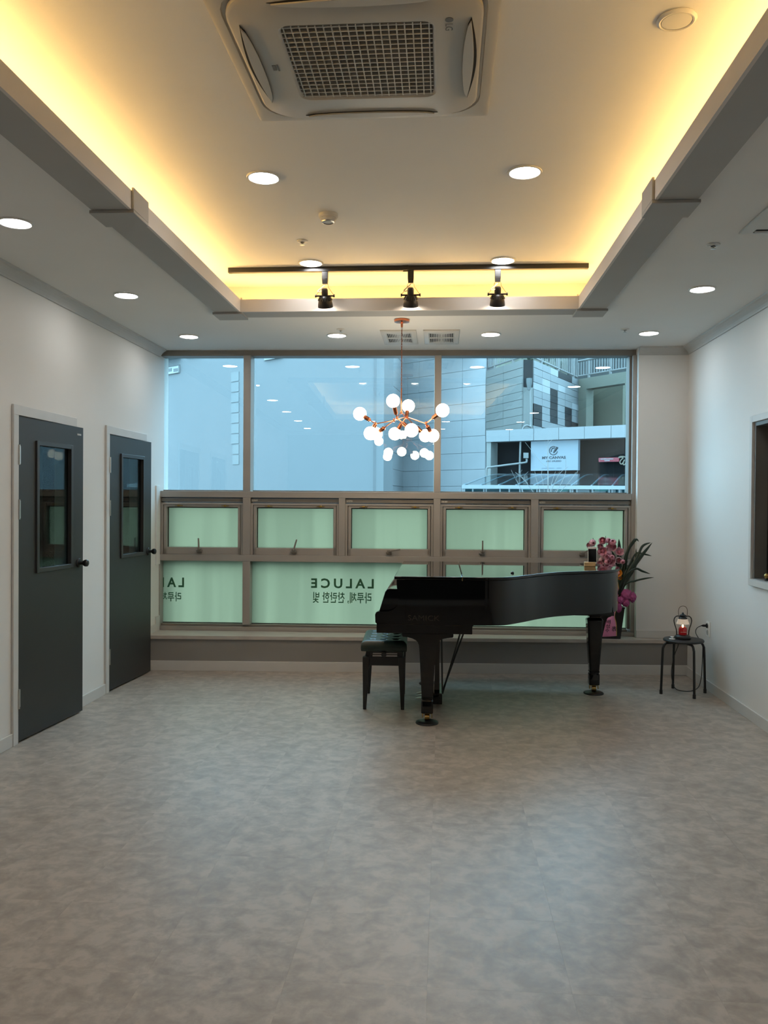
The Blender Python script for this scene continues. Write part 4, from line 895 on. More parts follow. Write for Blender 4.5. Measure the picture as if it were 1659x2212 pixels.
MB().lathe([(0.0, -0.012), (0.050, -0.010), (0.0515, -0.004), (0.0, -0.003)], 40, cap=False).build('cover', plast_m, sp_, smooth=40)

# two square air diffusers near the window
vent_m = mat('vent_plastic', (200, 197, 190), 0.45)
def vent(loc, label):
    t = thing('air_vent', label, 'air vent', loc, 0, 'louvred ceiling vents')
    hx, hy = 0.148, 0.29
    mb = MB(); mb.loft([rect(-0.001, hx, hy), rect(-0.008, hx, hy), rect(-0.012, hx - 0.008, hy - 0.008), rect(-0.012, 0.105, 0.22), rect(-0.006, 0.102, 0.217)], cap=False); mb.build('frame', vent_m, t, bevel=0.001)
    MB().box(-0.104, 0.104, -0.219, 0.219, -0.005, -0.002).build('duct', mat('duct_black', (6, 6, 6), 0.9), t)
    MB().box(-0.104, 0.104, -0.014, 0.014, -0.013, -0.006).build('cross_bar', vent_m, t)
    MB().prism([(-0.104, -0.200), (0.0, -0.16), (0.104, -0.200), (0.104, -0.218), (-0.104, -0.218)], -0.0125, -0.0055).build('cross_bar', vent_m, t)
    MB().prism([(-0.104, 0.200), (0.0, 0.16), (0.104, 0.200), (0.104, 0.218), (-0.104, 0.218)], -0.0125, -0.0055).build('cross_bar', vent_m, t)
    for i in range(15):
        x = -0.098 + 0.196*i/14; tl = (i - 7) / 7 * 0.001; hw_ = 0.0062 - 0.0042 * (abs(i - 7) / 7) ** 0.7
        for a, b in ((-0.2, -0.0145), (0.0145, 0.2)):
            o = MB().add([(x-hw_-tl, a, -0.012), (x+hw_-tl, a, -0.012), (x+hw_-tl, b, -0.012), (x-hw_-tl, b, -0.012), (x-hw_*.6+tl, a, -0.0055), (x+hw_*.6+tl, a, -0.0055), (x+hw_*.6+tl, b, -0.0055), (x-hw_*.6+tl, b, -0.0055)], [(0,3,2,1),(4,5,6,7),(0,1,5,4),(1,2,6,5),(2,3,7,6),(3,0,4,7)]).build('slat', vent_m, t, smooth=0)
    MB().box(-0.02, 0.02, -0.0145, 0.0145, -0.0134, -0.013).build('bar_cap', vent_m, t)
    for sx in (-1, 1):
        for sy in (-1, 1): MB().lathe([(0.0, -0.0135), (0.004, -0.013), (0.004, -0.012)], 10, (sx*0.128, sy*0.25, 0), cap=False).build('screw', steel_m, t)
    return t
v1 = vent((-0.378, 7.085, ZC), 'louvred air vent on the ceiling directly behind the chandelier chain')
dup(v1, (-0.024, 7.085, ZC), label='louvred air vent on the ceiling right of the chandelier chain')
rv = thing('slot_diffuser', 'flat ceiling air panel with a dark slot cut by the right edge of the picture', 'air vent', (1.80, 4.0, ZC))
MB().loft([rect(-0.001, 0.29, 0.43), rect(-0.012, 0.29, 0.43), rect(-0.018, 0.27, 0.41)]).build('panel', vent_m, rv, bevel=0.001)
MB().box(-0.235, 0.235, 0.335, 0.385, -0.0195, -0.0182).build('slot', dark_m, rv)
MB().box(-0.235, 0.235, 0.352, 0.366, -0.023, -0.0197).build('vane', vent_m, rv)

# ---------------------------------------------------------------- globe chandelier
CHX, CHY = -0.326, 6.41
ch = thing('globe_chandelier', 'rose copper branching chandelier with ten lit globe bulbs hanging before the window', 'chandelier', (CHX, CHY, ZC))
OC = Vector((CHX, CHY, ZC))
MB().lathe([(0.0, -0.001), (0.058, -0.001), (0.060, -0.005), (0.058, -0.020), (0.020, -0.024), (0.010, -0.030), (0.008, -0.060), (0.0, -0.060)], 32, cap=False).build('canopy', copper_m, ch, smooth=40)
# chain links alternate; the lower stem is a rod
zc0, zc1 = -0.062, -0.530; nl = 22; lk = None
for i in range(nl):
    z = zc0 + (zc1 - zc0) * (i + 0.5) / nl
    if lk is None:
        pts = [(0.0045*math.cos(a), 0, 0.0145*math.sin(a)) for a in [2*math.pi*k/12 for k in range(12)]]
        lk = MB().tube(pts, 0.0016, 6, closed=True).build('chain_link', copperd_m, ch, smooth=60); o = lk
    else: o = lk.copy(); C.objects.link(o)
    o.location = (0, 0, z); o.rotation_euler = (0, 0, (i % 2) * math.pi/2 + 0.4)
MB().tube(spline([(0.004, 0, -0.06), (-0.003, 0.002, -0.2), (0.003, -0.002, -0.35), (0.0, 0, -0.53)], 8), 0.0016, 6).build('chain_cable', mat('cable_clear', (150, 120, 104), 0.4), ch, smooth=60)
MB().cyl((0, 0, -0.525), (0, 0, -0.712), 0.0055).build('stem', copper_m, ch)
def crel(px, py, Y): return at(px, py, Y) - OC
hubA = crel(857.5, 903, 6.25); hubB = crel(877.5, 901, 6.58); top = Vector((0, 0, -0.712)); nodeC = crel(851, 908, 6.42)
JL = crel(811.5, 915.5, 6.30); JR = crel(920, 914.5, 6.36)
def arm(a, b): MB().cyl(a, b, 0.0042, n=10).build('arm', copper_m, ch)
def node(p):
    mb = MB(); mb.sphere(p, 0.011, 14, 8); mb.cyl(p + Vector((0,0,-0.014)), p + Vector((0,0,0.014)), 0.006); mb.build('joint', copper_m, ch)
arm(top, hubA); arm(top, hubB); arm(hubA, nodeC); arm(hubB, nodeC); arm(nodeC, JL); arm(hubB, JR); arm(hubB, crel(868, 914, 6.6)); 
for p in (top, hubA, hubB, nodeC, JL, JR): node(p)
BR = 0.0505
bl_ = [((849, 866), 6.22, hubA), ((882, 877), 6.62, hubB), ((777.5, 894), 6.36, JL), ((800.5, 936), 6.22, JL), ((812.5, 937), 6.56, nodeC), ((853, 937), 6.62, crel(868, 914, 6.6)), ((889, 929.5), 6.16, hubA), ((919, 941), 6.64, hubB), ((934.5, 941), 6.44, JR), ((956, 886.5), 6.28, JR)]
for (px, py), Y, frm in bl_:
    b = crel(px, py, Y); d = (b - frm); L = d.length; d.normalize()
    s0 = b - d * (BR + 0.052)
    if L > BR + 0.055: arm(frm, s0)
    mb = MB(); mb.cyl(s0 - d*0.004, s0 + d*0.006, 0.010, 0.016, 14); mb.cyl(s0 + d*0.006, b - d*(BR - 0.006), 0.0165, 0.0165, 18); so = mb.build('socket', copperd_m, ch)
    mb = MB(); mb.sphere(b, BR, 24, 16); mb.build('globe_bulb', bulb_e, so)

# ---------------------------------------------------------------- the street side
ext_a = mat('render_pale_wall', (95, 97, 98), 0.8, var=0.02, scale=0.6)
ext_b = mat('stone_cladding', (131, 132, 133), 0.7, var=0.05, scale=1.2)
ext_c = mat('stone_cladding_grey', (100, 101, 98), 0.7, var=0.06, scale=1.2)
white_p = mat('pale_cladding', (106, 108, 109), 0.6, var=0.02)
dark_p = mat('dark_cladding', (20, 22, 24), 0.6, spec=0.2, var=0.08)
shop_d = mat('dark_shop_band', (11, 11, 12), 0.8, spec=0.1, var=0.2, scale=3)
conc = mat('painted_concrete', (93, 93, 82), 0.8, var=0.06, scale=1.5)
rail_m = mat('railing_grey', (97, 97, 95), 0.5)
joint_m = mat('joint_grey', (90, 91, 92), 0.9)  # wall colour showing between the cladding panels
def P2(px, Y): return Vector((at(px, 1086, Y).x, Y, 0))
def zat(py, Y, px=1100): return at(px, py, Y).z
def wallbox(mb, a, b, z0, z1, th=0.3):
    """upright slab whose street face runs from plan point a to b, thickness away from the camera"""
    d = (b - a).normalized(); n = Vector((-d.y, d.x, 0)) * th
    return mb.add([a + Vector((0,0,z0)), b + Vector((0,0,z0)), b + n + Vector((0,0,z0)), a + n + Vector((0,0,z0)), a + Vector((0,0,z1)), b + Vector((0,0,z1)), b + n + Vector((0,0,z1)), a + n + Vector((0,0,z1))], [(0,3,2,1),(4,5,6,7),(0,1,5,4),(1,2,6,5),(2,3,7,6),(3,0,4,7)])
# plan points
A0, A1 = P2(150, 44.5), P2(828, 30.0)
B0, B1, B2, B3 = P2(829, 30.2), P2(868, 34.5), P2(905, 33.9), P2(1049, 31.6)
C1, C2, D1_, E1 = P2(1128, 29.0), P2(1148, 29.1), P2(1245, 33.8), P2(1420, 30.6)
GZ0 = -6.0
bA = thing('apartment_block', 'tall pale rendered apartment block filling the left half of the view outside', 'building', tuple(A1))
def part(mbv, name, m, par, off, **k):
    mbv.v = [tuple(Vector(v) - off) for v in mbv.v]; return mbv.build(name, m, par, **k)
mb = MB(); wallbox(mb, A0, A1, GZ0, 16, 0.5); part(mb, 'wall', ext_a, bA, A1, smooth=0)
dA = (A1 - A0).normalized(); nA = Vector((dA.y, -dA.x, 0))
def onA(px, py):
    """point on the block's street face"""
    d = FWD + RGT * ((px - CX) / F) - UPV * ((py - CY) / F); t = (A0 - CAM).dot(nA) / d.dot(nA); return CAM + d * t
def slabA(x0, x1, y0, y1, w0, w1, name, m, par=bA, **k):
    p = [onA(x0, y1), onA(x1, y1)]; z0 = (p[0].z + p[1].z) / 2; z1 = (onA(x0, y0).z + onA(x1, y0).z) / 2
    a = Vector((p[0].x, p[0].y, 0)); b = Vector((p[1].x, p[1].y, 0))
    vs = [q + nA*w + Vector((0,0,z)) for z in (z0, z1) for q, w in ((a, w1), (b, w1), (b, w0), (a, w0))]
    mb = MB(); mb.add(vs, [(0,3,2,1),(4,5,6,7),(0,1,5,4),(1,2,6,5),(2,3,7,6),(3,0,4,7)]); return part(mb, name, m, par, A1, **k)
frame_w = mat('white_window_frame', (122, 124, 124), 0.4); pane_d = mat('far_window_pane', (36, 43, 47), 0.15)
sh_m = mat('window_reveal', (79, 81, 81), 0.8)
for (x0, x1, y0, y1) in ((360, 389, 792, 807.5), (406, 432, 752, 771), (573, 611, 752, 776)):
    slabA(x0 - 2, x1, y0 - 2, y1 + 1, 0.0, 0.02, 'window_reveal', sh_m)
    f = slabA(x0 + 1.5, x1, y0 + 1, y1, 0.02, 0.10, 'window', frame_w)
    xm = x0 + 1.5 + (x1 - x0 - 1.5) * 0.56
    slabA(x0 + 5, xm - 2, y0 + 4.5, y1 - 4, 0.10, 0.11, 'pane', pane_d, f); slabA(xm + 2, x1 - 1, y0 + 4.5, y1 - 4, 0.10, 0.11, 'pane', pane_d, f)
bal = slabA(340, 391, 773.5, 778.5, 0.0, 0.5, 'balcony_slab', frame_w)
for k in range(11):
    x = 345 + k*4.3; slabA(x, x + 1.4, 755, 773, 0.42, 0.46, 'baluster', frame_w, bal)
slabA(340, 391, 752, 755, 0.42, 0.47, 'hand_rail', frame_w, bal); slabA(344, 391, 752, 773, 0.01, 0.03, 'balcony_door', dark_p, bal)
refl_m = mat('reflected_light_pale', (104, 107, 107), 0.8, var=0.02)  # pale raised blocks standing in for light reflected onto this wall
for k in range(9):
    slabA(500 if k < 7 else 503, 516.5, 804 + k*22.4 - 0, 804 + k*22.4 + 20 , 0.0, 0.025, 'reflected_light_block', refl_m)

# stone-clad building: each slab of cladding is a piece
bB = thing('stone_building', 'grey stone clad building outside behind the chandelier and beside the art studio', 'building', tuple(B3))
def clad(a, b, z0, z1, rows_, cols, m, par, O_, skip=None, name='stone_panel', back=True, mats=None):
    d = (b - a); L = d.length; d.normalize(); n = Vector((d.y, -d.x, 0))   # towards camera
    if back: 
        mb = MB(); wallbox(mb, a, b, z0, z1, 0.4); part(mb, 'wall', joint_m, par, O_, smooth=0)
    for j in range(rows_):
        for i in range(cols):
            if skip and skip(i, j): continue
            u0 = L*i/cols + 0.006; u1 = L*(i+1)/cols - 0.006; h0 = z0 + (z1-z0)*j/rows_ + 0.006; h1 = z0 + (z1-z0)*(j+1)/rows_ - 0.006
            mm = mats(i, j) if mats else m
            w_ = 0.05 + random.uniform(-0.006, 0.006)
            vs = [a + d*u + n*w + Vector((0,0,z)) for z in (h0, h1) for u, w in ((u0, w_), (u1, w_), (u1, 0.0), (u0, 0.0))]
            mb = MB(); mb.add(vs, [(0,3,2,1),(4,5,6,7),(0,1,5,4),(1,2,6,5),(2,3,7,6),(3,0,4,7)]); part(mb, name, mm, par, O_, smooth=0)
clad(B0, B1, 0.9, 8.5, 12, 1, ext_b, bB, B3); clad(B1, B2, 0.9, 8.5, 12, 1, ext_b, bB, B3); clad(B2, B3, 0.9, 8.5, 12, 3, ext_b, bB, B3)
mb = MB(); wallbox(mb, B2, B3, GZ0, 0.9, 0.4); part(mb, 'lower_wall', ext_b, bB, B3)
mb = MB(); wallbox(mb, B3 + Vector((-2.3, -0.05, 0)), B3 + Vector((-0.6, -0.08, 0)), 7.3, 8.2, 0.1); part(mb, 'window', dark_p, bB, B3)

# art studio building with checkered cladding
ZF = zat(930, 28.9)
bC = thing('studio_building', 'low building outside with black and white checkered cladding and a sign board', 'building', tuple(C1))
ztop = zat(777, 29.0)
clad(B3 + Vector((0.02, -0.1, 0)), C1, ZF, ztop, 9, 2, ext_c, bC, C1)
clad(C1, C2, zat(836, 29), ztop, 1, 1, dark_p, bC, C1, name='corner_panel'); clad(C1, C2, ZF, zat(836, 29) - 0.01, 1, 1, ext_c, bC, C1, name='corner_panel')
# six columns by ten rows of panels, dark ones where the photograph has them
dk = {(0, 1), (0, 2), (0, 3), (1, 0), (2, 2), (2, 3), (2, 4), (2, 5), (2, 6), (3, 0), (4, 2), (4, 3), (4, 4), (3, 9), (4, 9), (5, 1), (5, 2), (5, 0)}
clad(C2, D1_, ZF - 0.05, ztop, 10, 6, white_p, bC, C1, mats=lambda i, j: dark_p if (i, j) in dk else (ext_b if (i, j) in {(0, 6), (1, 6), (1, 7), (2, 9), (3, 7), (5, 5)} else white_p), name='cladding_panel')
# concrete frame with a recess, at the right
def zE(py, px=1300): return zat(py, 32.0, px)
dE = (E1 - D1_); 
def PE(f): return D1_ + dE * f
zt = ztop + 0.02
fr0, fr1 = 0.12, 0.61
mb = MB(); wallbox(mb, PE(0), PE(fr0), ZF - .2, zt, 0.4); wallbox(mb, PE(fr1), PE(1), ZF - .2, zt, 0.4); wallbox(mb, PE(fr0), PE(fr1), zE(829), zt, 0.4); part(mb, 'concrete_frame', conc, bC, C1, smooth=0)
mb = MB(); wallbox(mb, PE(fr0 - .05) + Vector((0, 1.8, 0)), PE(fr1 + .1) + Vector((0, 1.8, 0)), ZF - .2, zt, 0.2); wallbox(mb, PE(fr0) + Vector((0, 0.4, 0)), PE(fr0) + Vector((0.02, 1.9, 0)), ZF - .2, zt, 0.05)
part(mb, 'recess_wall', mat('recess_olive', (88, 87, 72), 0.8, var=0.08, scale=1.0), bC, C1, smooth=0)
# terrace slab and railings, planting behind
def railing(a, b, z0, h_, n_, label):
    t = thing('terrace_railing', label, 'railing', tuple(a + Vector((0, 0, z0))), 0, 'terrace railings across the street'); O_ = a + Vector((0,0,z0))
    mb = MB(); mb.cyl(a + Vector((0,0,z0 + h_)), b + Vector((0,0,z0 + h_)), 0.045, n=8); part(mb, 'top_rail', rail_m, t, O_)
    mb = MB(); mb.cyl(a + Vector((0,0,z0 + 0.12)), b + Vector((0,0,z0 + 0.12)), 0.035, n=8); part(mb, 'bottom_rail', rail_m, t, O_)
    for k in range(n_ + 1):
        p = a.lerp(b, k / n_); big = k % 8 == 4; r_ = 0.05 if big else 0.02
        mb = MB(); mb.cyl(p + Vector((0,0,z0 if big else z0 + 0.155)), p + Vector((0,0,z0 + h_ - 0.046)), r_, n=6); part(mb, 'post' if big else 'baluster', rail_m, t, O_)
up_ = Vector((0, 0.2, 0.03))
railing(B3 + up_, C1 + up_, ztop + 0.0, 1.0, 16, 'grey terrace railing on top of the stone wall left of the checkered panels')
railing(C2 + up_, D1_ + up_, ztop + 0.0, 1.0, 22, 'grey terrace railing above the checkered panels')
railing(D1_ + up_ * .5 + Vector((0.05, 0, 0)), E1 + up_, zt, 0.72, 28, 'lighter terrace railing above the concrete frame at the upper right')
mb = MB(); wallbox(mb, P2(1040, 38), P2(1250, 42), ZF, 9.5, 0.3); hw = tag(mb.build('garden_wall', mat('garden_wall_beige', (109, 111, 98), 0.8, var=0.25, scale=2.5)), 'pale wall overgrown with plants behind the terrace railing', 'wall')
mb = MB(); wallbox(mb, P2(1225, 40), P2(1430, 40), ZF, 10, 0.3); tag(mb.build('house_wall', mat('dark_house', (41, 45, 45), 0.8, var=0.3, scale=1.5)), 'dark house wall behind the lighter railing at the upper right', 'wall')  # plain dark wall colour
ivy_m = mat('ivy_leaf', (45, 57, 41), 0.7, var=0.4, scale=5)
iv = MB()
for k in range(900):
    px = random.uniform(1120, 1222); zz = random.uniform(6.2, 9.2); Y = 38.4 + (px - 1120) * 0.014 + random.uniform(-0.6, 0.1); c = Vector((P2(px, Y).x, Y, zz)); s_ = random.uniform(0.07, 0.16)
    if math.sin(px * 0.21) + math.sin(zz * 3.1) < -0.3: continue
    a = Vector((random.uniform(-1,1), random.uniform(-.6,.2), random.uniform(-1,1))).normalized() * s_; b = Vector((random.uniform(-1,1), random.uniform(-.6,.2), random.uniform(-1,1))).normalized() * s_
    iv.add([c - a, c + b*.6, c + a, c - b*.6], [(0,1,2,3)])
tag(iv.build('ivy', ivy_m, smooth=0), 'ivy growing over the pale wall behind the railing', 'ivy', kind='stuff')
# fascia and dark shop front
F0, F1 = P2(1050, 28.6), P2(1440, 25.9)
fz0, fz1 = zat(955.5, 28.6), zat(930, 28.6)
clad(F0, F1, fz0, fz1, 1, 7, white_p, bC, C1, name='fascia_panel')
mb = MB(); wallbox(mb, F0 + Vector((0.20, 0.55, 0)), F1 + Vector((0, 0.55, 0)), GZ0, fz0 + .1, 0.3); part(mb, 'shop_wall', shop_d, bC, C1, smooth=0)
mb = MB(); wallbox(mb, F0, F0 + (F1 - F0).normalized()*0.16, GZ0, fz0, 0.8); part(mb, 'corner_post', ext_c, bC, C1, smooth=0)
# sign board
dF = (F1 - F0).normalized(); nF = Vector((dF.y, -dF.x, 0))
def onF(px, py, w_=0.0):
    d = FWD + RGT * ((px - CX) / F) - UPV * ((py - CY) / F); o_ = F0 + Vector((0, 0.55, 0)) + nF * w_; t = (o_ - CAM).dot(nF) / d.dot(nF); return CAM + d * t
s00 = onF(1146.5, 1017, 0.25); s10 = onF(1248.5, 1017, 0.25); sz1 = onF(1147, 953, 0.25).z
sg = thing('sign_board', 'pale blue white sign board reading MY CANVAS ART STUDIO outside', 'sign', tuple(s00))
Ls = (Vector((s10.x, s10.y, 0)) - Vector((s00.x, s00.y, 0))).length; Hs = sz1 - s00.z
mb = MB(); vs = [dF*u + nF*w_ + Vector((0,0,z)) for z in (0, Hs) for u, w_ in ((0, 0), (Ls, 0), (Ls, -0.2), (0, -0.2))]; mb.add(vs, [(0,3,2,1),(4,5,6,7),(0,1,5,4),(1,2,6,5),(2,3,7,6),(3,0,4,7)])
mb.build('board', mat('lightbox_white', (102, 109, 115), 0.4, var=0.01, emit=(0.30, 0.55, 0.80), es=0.18), sg)
sink = mat('sign_ink', (27, 32, 39), 0.6)
def st_(body, u0, u1, z0_, z1_, b=0.0): text_part(body, 'sign_lettering', sink, sg, (u1-u0)*Ls, (z1_-z0_)*Hs, dF*(u0*Ls) + nF*0.012 + Vector((0,0,z0_*Hs)), ex=dF, bold=b, depth=0.01)
st_('MY CANVAS', 0.245, 0.745, 0.385, 0.475, 0.03); st_('ART STUDIO', 0.335, 0.655, 0.285, 0.335, 0.02)
cc = dF*(0.485*Ls) + nF*0.012 + Vector((0, 0, 0.66*Hs)); rr = 0.085*Ls
mb = MB(); mb.tube([cc + dF*rr*math.cos(a) + Vector((0,0,rr*math.sin(a))) for a in [R(-20 - 300*k/30) for k in range(-1, 31)]][:30], 0.012, 6)
mb.tube([cc + dF*0.02*rr + Vector((0,0,-rr*0.55)), cc + dF*0.15*rr + Vector((0,0,-rr*0.1)), cc + dF*0.35*rr + Vector((0,0,rr*0.1)), cc + dF*0.45*rr + Vector((0,0,-rr*0.25)), cc + dF*0.02*rr + Vector((0,0,-rr*0.55))], 0.012, 6)
mb.tube([cc + dF*0.40*rr + Vector((0,0,-rr*0.02)), cc + dF*1.0*rr + Vector((0,0,rr*0.8))], 0.035, 6)
for a, b in ((-0.45, 0.25), (-0.2, 0.55), (0.15, 0.62), (-0.55, -0.1)): mb.sphere(cc + dF*rr*a + Vector((0,0,rr*b)), 0.022, 8, 6)
mb.build('sign_emblem', sink, sg, smooth=50)
mb = MB(); 
for k in range(14):
    u = 0.24 + k*0.027 + (0.05 if k > 9 else 0); mb.add([dF*(u*Ls) + nF*0.012 + Vector((0,0,0.07*Hs)), dF*((u+0.018)*Ls) + nF*0.012 + Vector((0,0,0.07*Hs)), dF*((u+0.018)*Ls) + nF*0.012 + Vector((0,0,0.088*Hs)), dF*(u*Ls) + nF*0.012 + Vector((0,0,0.088*Hs))], [(0,1,2,3)])
mb.build('sign_small_print', mat('sign_ink_faint', (75, 88, 98), 0.6), sg)['kind'] = 'stuff'
# small red sign and the white neon squiggle
r0 = onF(1293, 998, 0.2); rs = thing('red_sign', 'small red shop sign with white lettering on the dark shop front', 'sign', tuple(r0))
r1 = onF(1337, 998, 0.2); Lr = (r1 - r0).length; Hr = onF(1293, 989, 0.2).z - r0.z
mb = MB(); vs = [dF*u + nF*w_ + Vector((0,0,z)) for z in (0, Hr) for u, w_ in ((0, 0), (Lr, 0), (Lr, -0.1), (0, -0.1))]; mb.add(vs, [(0,3,2,1),(4,5,6,7),(0,1,5,4),(1,2,6,5),(2,3,7,6),(3,0,4,7)]); mb.build('board', mat('sign_red', (118, 27, 38), 0.5), rs)
mb = MB()
for z_, u0, u1, n_ in ((0.55, 0.10, 0.74, 11), (0.14, 0.30, 0.56, 5)):        # lettering too small to read
    for k in range(n_):
        a = (u0 + (u1 - u0) * k / n_) * Lr; b = a + (u1 - u0) / n_ * Lr * 0.72; zz = z_ * Hr; hh = Hr * random.uniform(0.22, 0.30)
        mb.loft([[dF*a + nF*0.004 + Vector((0,0,zz)), dF*b + nF*0.004 + Vector((0,0,zz)), dF*b + nF*0.004 + Vector((0,0,zz + hh)), dF*a + nF*0.004 + Vector((0,0,zz + hh))], [dF*a + nF*0.012 + Vector((0,0,zz)), dF*b + nF*0.012 + Vector((0,0,zz)), dF*b + nF*0.012 + Vector((0,0,zz + hh)), dF*a + nF*0.012 + Vector((0,0,zz + hh))]])
mb.build('sign_lettering', frame_w, rs, smooth=0)['kind'] = 'stuff'
n0 = onF(1345, 996, 0.2); ns = thing('squiggle_sign', 'white outlined looping emblem at the right end of the dark shop front', 'sign', tuple(n0))
sq = [(1336, 989), (1342, 987.5), (1346, 989), (1341, 994), (1339, 999), (1342, 1002.5), (1346, 999), (1349, 993), (1346, 1000), (1347, 1004), (1351, 1002), (1354, 995), (1354, 989), (1350, 987), (1345, 986), (1339, 986.5), (1336, 989)]
MB().tube([p - n0 for p in spline([onF(a, b, 0.2) for a, b in sq], 4)], 0.018, 6).build('tube', emitter('neon_white', (0.7, 0.85, 0.8), 0.6), ns, smooth=60)
# drain pipe and conduit
dp = thing('drain_pipe', 'pale drain pipe running down beside the checkered panels', 'pipe', tuple(C2))
cp = [at(1145.5, 830, 28.7), at(1146, 870, 28.7), at(1146, 918, 28.7), at(1145.5, 922, 28.4), at(1137, 919, 28.2), at(1130, 925, 28.2), at(1125, 945, 28.2), at(1123.5, 985, 28.2), at(1122.5, 1022, 28.2)]
MB().tube([p - C2 for p in spline(cp, 5)], 0.035, 8).build('pipe', rail_m, dp, smooth=60)
hp = at(1143, 830, 28.7) - C2; MB().lathe([(0.0, -0.2), (0.05, -0.2), (0.10, 0.05), (0.10, 0.2), (0.0, 0.2)], 10, tuple(hp), cap=False).build('rain_head', mat('pipe_dark', (75, 79, 79), 0.6), dp)
eb = thing('junction_box', 'small grey box with a bent pipe on the dark shop front', 'box', tuple(C1))
p = at(1136, 984, 28.0) - C1; MB().box(p.x - 0.08, p.x + 0.08, p.y - 0.06, p.y + 0.06, p.z - 0.09, p.z + 0.09).build('box', rail_m, eb)
MB().tube([q - C1 for q in spline([at(1137.5, 991, 28.0), at(1137.5, 997, 28.0), at(1132, 999.5, 28.0), at(1090, 1005, 28.0), at(1057, 1009.5, 28.0), at(1051.5, 1012, 28.0), at(1050.5, 1030, 28.0)], 4)], 0.035, 8).build('pipe', rail_m, eb, smooth=60)
# glazed canopy
cn = thing('glass_canopy', 'curved glass canopy with white ribs above the shop terrace outside', 'canopy', tuple(P2(1100, 22)))
OCn = P2(1100, 22); fx = [1001, 1037, 1076, 1114, 1153, 1192, 1233, 1277, 1322, 1368, 1414]; Yf, Yb = 22.0, 27.4
zf = zat(1048, Yf); zb = zat(1025, Yb)
white_st = mat('white_steel', (109, 113, 114), 0.4); cgl = glass_thin('canopy_glass', (0.50, 0.66, 0.72), rough=0.12, ior=1.16); teal = mat('teal_glass', (11, 41, 45), 0.12, var=0.2, scale=0.8)
def rib(px):
    a = P2(px, Yf); dirv = Vector((1.5, Yb - Yf, 0)); out = []
    for k in range(13):
        t_ = k / 12; out.append(a + dirv * t_ + Vector((0, 0, zf + (zb - zf) * math.sin(t_ * math.pi / 2) ** 1.15)) - OCn)
    return out
prev = None
for px in fx:
    r_ = rib(px); MB().tube(r_, 0.022, 6).build('rib', white_st, cn, smooth=60)
    if prev:
        mb = MB(); vs = []
        for a, b in zip(prev, r_): vs += [a + Vector((0,0,.02)), b + Vector((0,0,.02))]
        mb.add(vs, [(2*i, 2*i+1, 2*i+3, 2*i+2) for i in range(12)]); mb.build('canopy_pane', cgl, cn, smooth=60)
    prev = r_
a, b = P2(997, Yf), P2(1430, Yf); mb = MB(); mb.box(a.x, b.x, Yf - 0.08, Yf + 0.05, zat(1056, Yf), zat(1048, Yf)); part(mb, 'gutter', white_st, cn, OCn)
mb = MB(); mb.box(a.x + 0.1, b.x, Yf + 0.3, Yf + 0.35, -1.5, zat(1056, Yf)); part(mb, 'glazed_front', teal, cn, OCn)
for px in (1001, 1021, 1045, 1050, 1080, 1100, 1123, 1128, 1160, 1165, 1190, 1232, 1236, 1246, 1280, 1316, 1322, 1338, 1352):
    q = P2(px, Yf + .1); mb = MB(); mb.box(q.x - 0.018, q.x + 0.018, Yf + 0.1, Yf + 0.2, -1.5, zat(1056, Yf)); part(mb, 'mullion', white_st, cn, OCn)
for (x0, x1, y0, y1) in ((1204, 1232, 1054, 1061), (1283, 1314, 1054, 1060), (1129, 1160, 1056, 1058)):
    a, b = P2(x0, Yf + .25), P2(x1, Yf + .25); mb = MB(); mb.box(a.x, b.x, Yf + .22, Yf + .28, zat(y1, Yf + .2), zat(y0, Yf + .2)); part(mb, 'awning_strip', mat('teal_strip', (23, 72, 68), 0.5), cn, OCn)
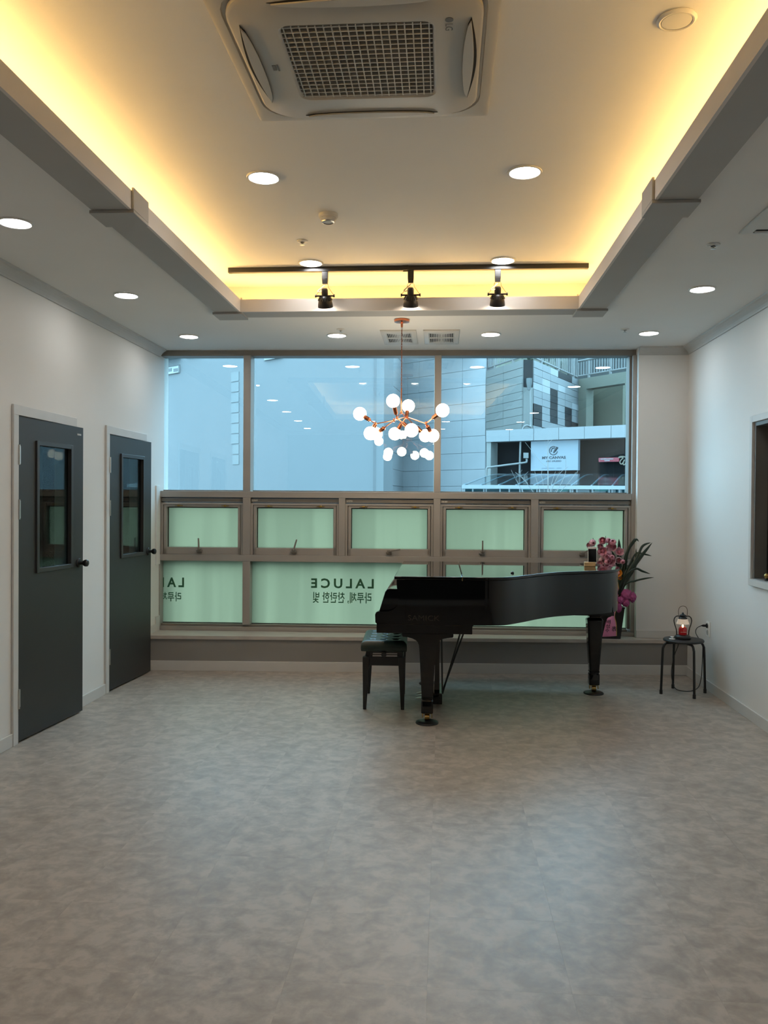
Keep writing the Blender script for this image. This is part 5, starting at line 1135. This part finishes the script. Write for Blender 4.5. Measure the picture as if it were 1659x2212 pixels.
# bare tree
btree = thing('bare_tree', 'bare young tree with thin pale branches in front of the canopy outside', 'tree', tuple(at(1184, 1180, 14)))
OT = at(1184, 1180, 14); bark = mat('pale_bark', (100, 98, 95), 0.8, var=0.2, scale=20)
def brn(pts, r0_, r1_, Y=14.0):
    P = spline([at(x, y, Y + dy) - OT for (x, y, dy) in pts], 4); n = len(P)
    MB().tube(P, [r0_ + (r1_ - r0_)*i/(n-1) for i in range(n)], 6).build('branch', bark, btree, smooth=60)
MB().tube([Vector((0, 0, GZ0 - OT.z)), at(1184, 1180, 14) - OT, at(1184, 1062, 14) - OT, at(1183.5, 1000, 14) - OT, at(1184, 950, 14) - OT], [0.05, 0.02, 0.012, 0.007, 0.003], 6).build('trunk', bark, btree, smooth=60)
for pts, r_ in [([(1184, 1095, 0), (1172, 1078, .2), (1160, 1040, .3), (1155, 1017, .3)], .006), ([(1184, 1110, 0), (1160, 1075, -.3), (1135, 1040, -.4), (1113, 1020, -.4)], .006), ([(1160, 1075, -.3), (1130, 1062, -.3), (1104, 1015, -.3)], .004),
                ([(1135, 1040, -.4), (1124, 1024, -.4), (1128, 1015, -.4)], .003), ([(1140, 1045, -.4), (1132, 1030, -.4), (1141, 1019, -.4)], .003), ([(1184, 1080, 0), (1190, 1050, .2), (1200, 1018, .3)], .005),
                ([(1184, 1085, 0), (1196, 1048, -.2), (1210, 1022, -.2), (1228, 1008, -.2)], .005), ([(1186, 1090, 0), (1212, 1045, .2), (1222, 1018, .3), (1222, 990, .3)], .005), ([(1190, 1085, 0), (1230, 1040, -.2), (1244, 1020, -.2)], .005),
                ([(1230, 1040, -.2), (1248, 1018, -.2), (1245, 1010, -.2)], .003), ([(1184, 1010, 0), (1170, 1000, .1), (1150, 975, .1), (1134, 955, .1)], .0035), ([(1184, 990, 0), (1181, 965, .1), (1176, 945, .1)], .003),
                ([(1184, 960, 0), (1193, 950, .1), (1208, 945, .1), (1212, 942, .1)], .003), ([(1184, 1100, 0), (1176, 1062, .1), (1170, 1025, .2), (1172, 1015, .2)], .004), ([(1184, 1120, 0), (1150, 1090, .2), (1120, 1045, .3), (1116, 1028, .3)], .004),
                ([(1192, 1080, 0), (1205, 1055, .3), (1246, 1045, .3), (1246, 1012, .3)], .003), ([(1199, 1040, .1), (1206, 1026, .1), (1209, 1015, .1)], .0025)]:
    brn(pts, r_, r_ * 0.45)
# unseen wall added beyond the frame to keep sky light off the left wall
rb = thing('sky_blocker', 'plain building added outside the picture, right of the art studio, to block sky light', 'building', tuple(P2(1500, 27)))
mb = MB(); wallbox(mb, P2(1450, 28), Vector((24, 12, 0)), GZ0, 13, 0.6); part(mb, 'wall', ext_a, rb, P2(1500, 27), smooth=0)
# the street far below
struct('trim_8', MB().box(-60, 60, 8.6, 60, GZ0 - 0.2, GZ0), mat('asphalt', (57, 59, 59), 0.9))
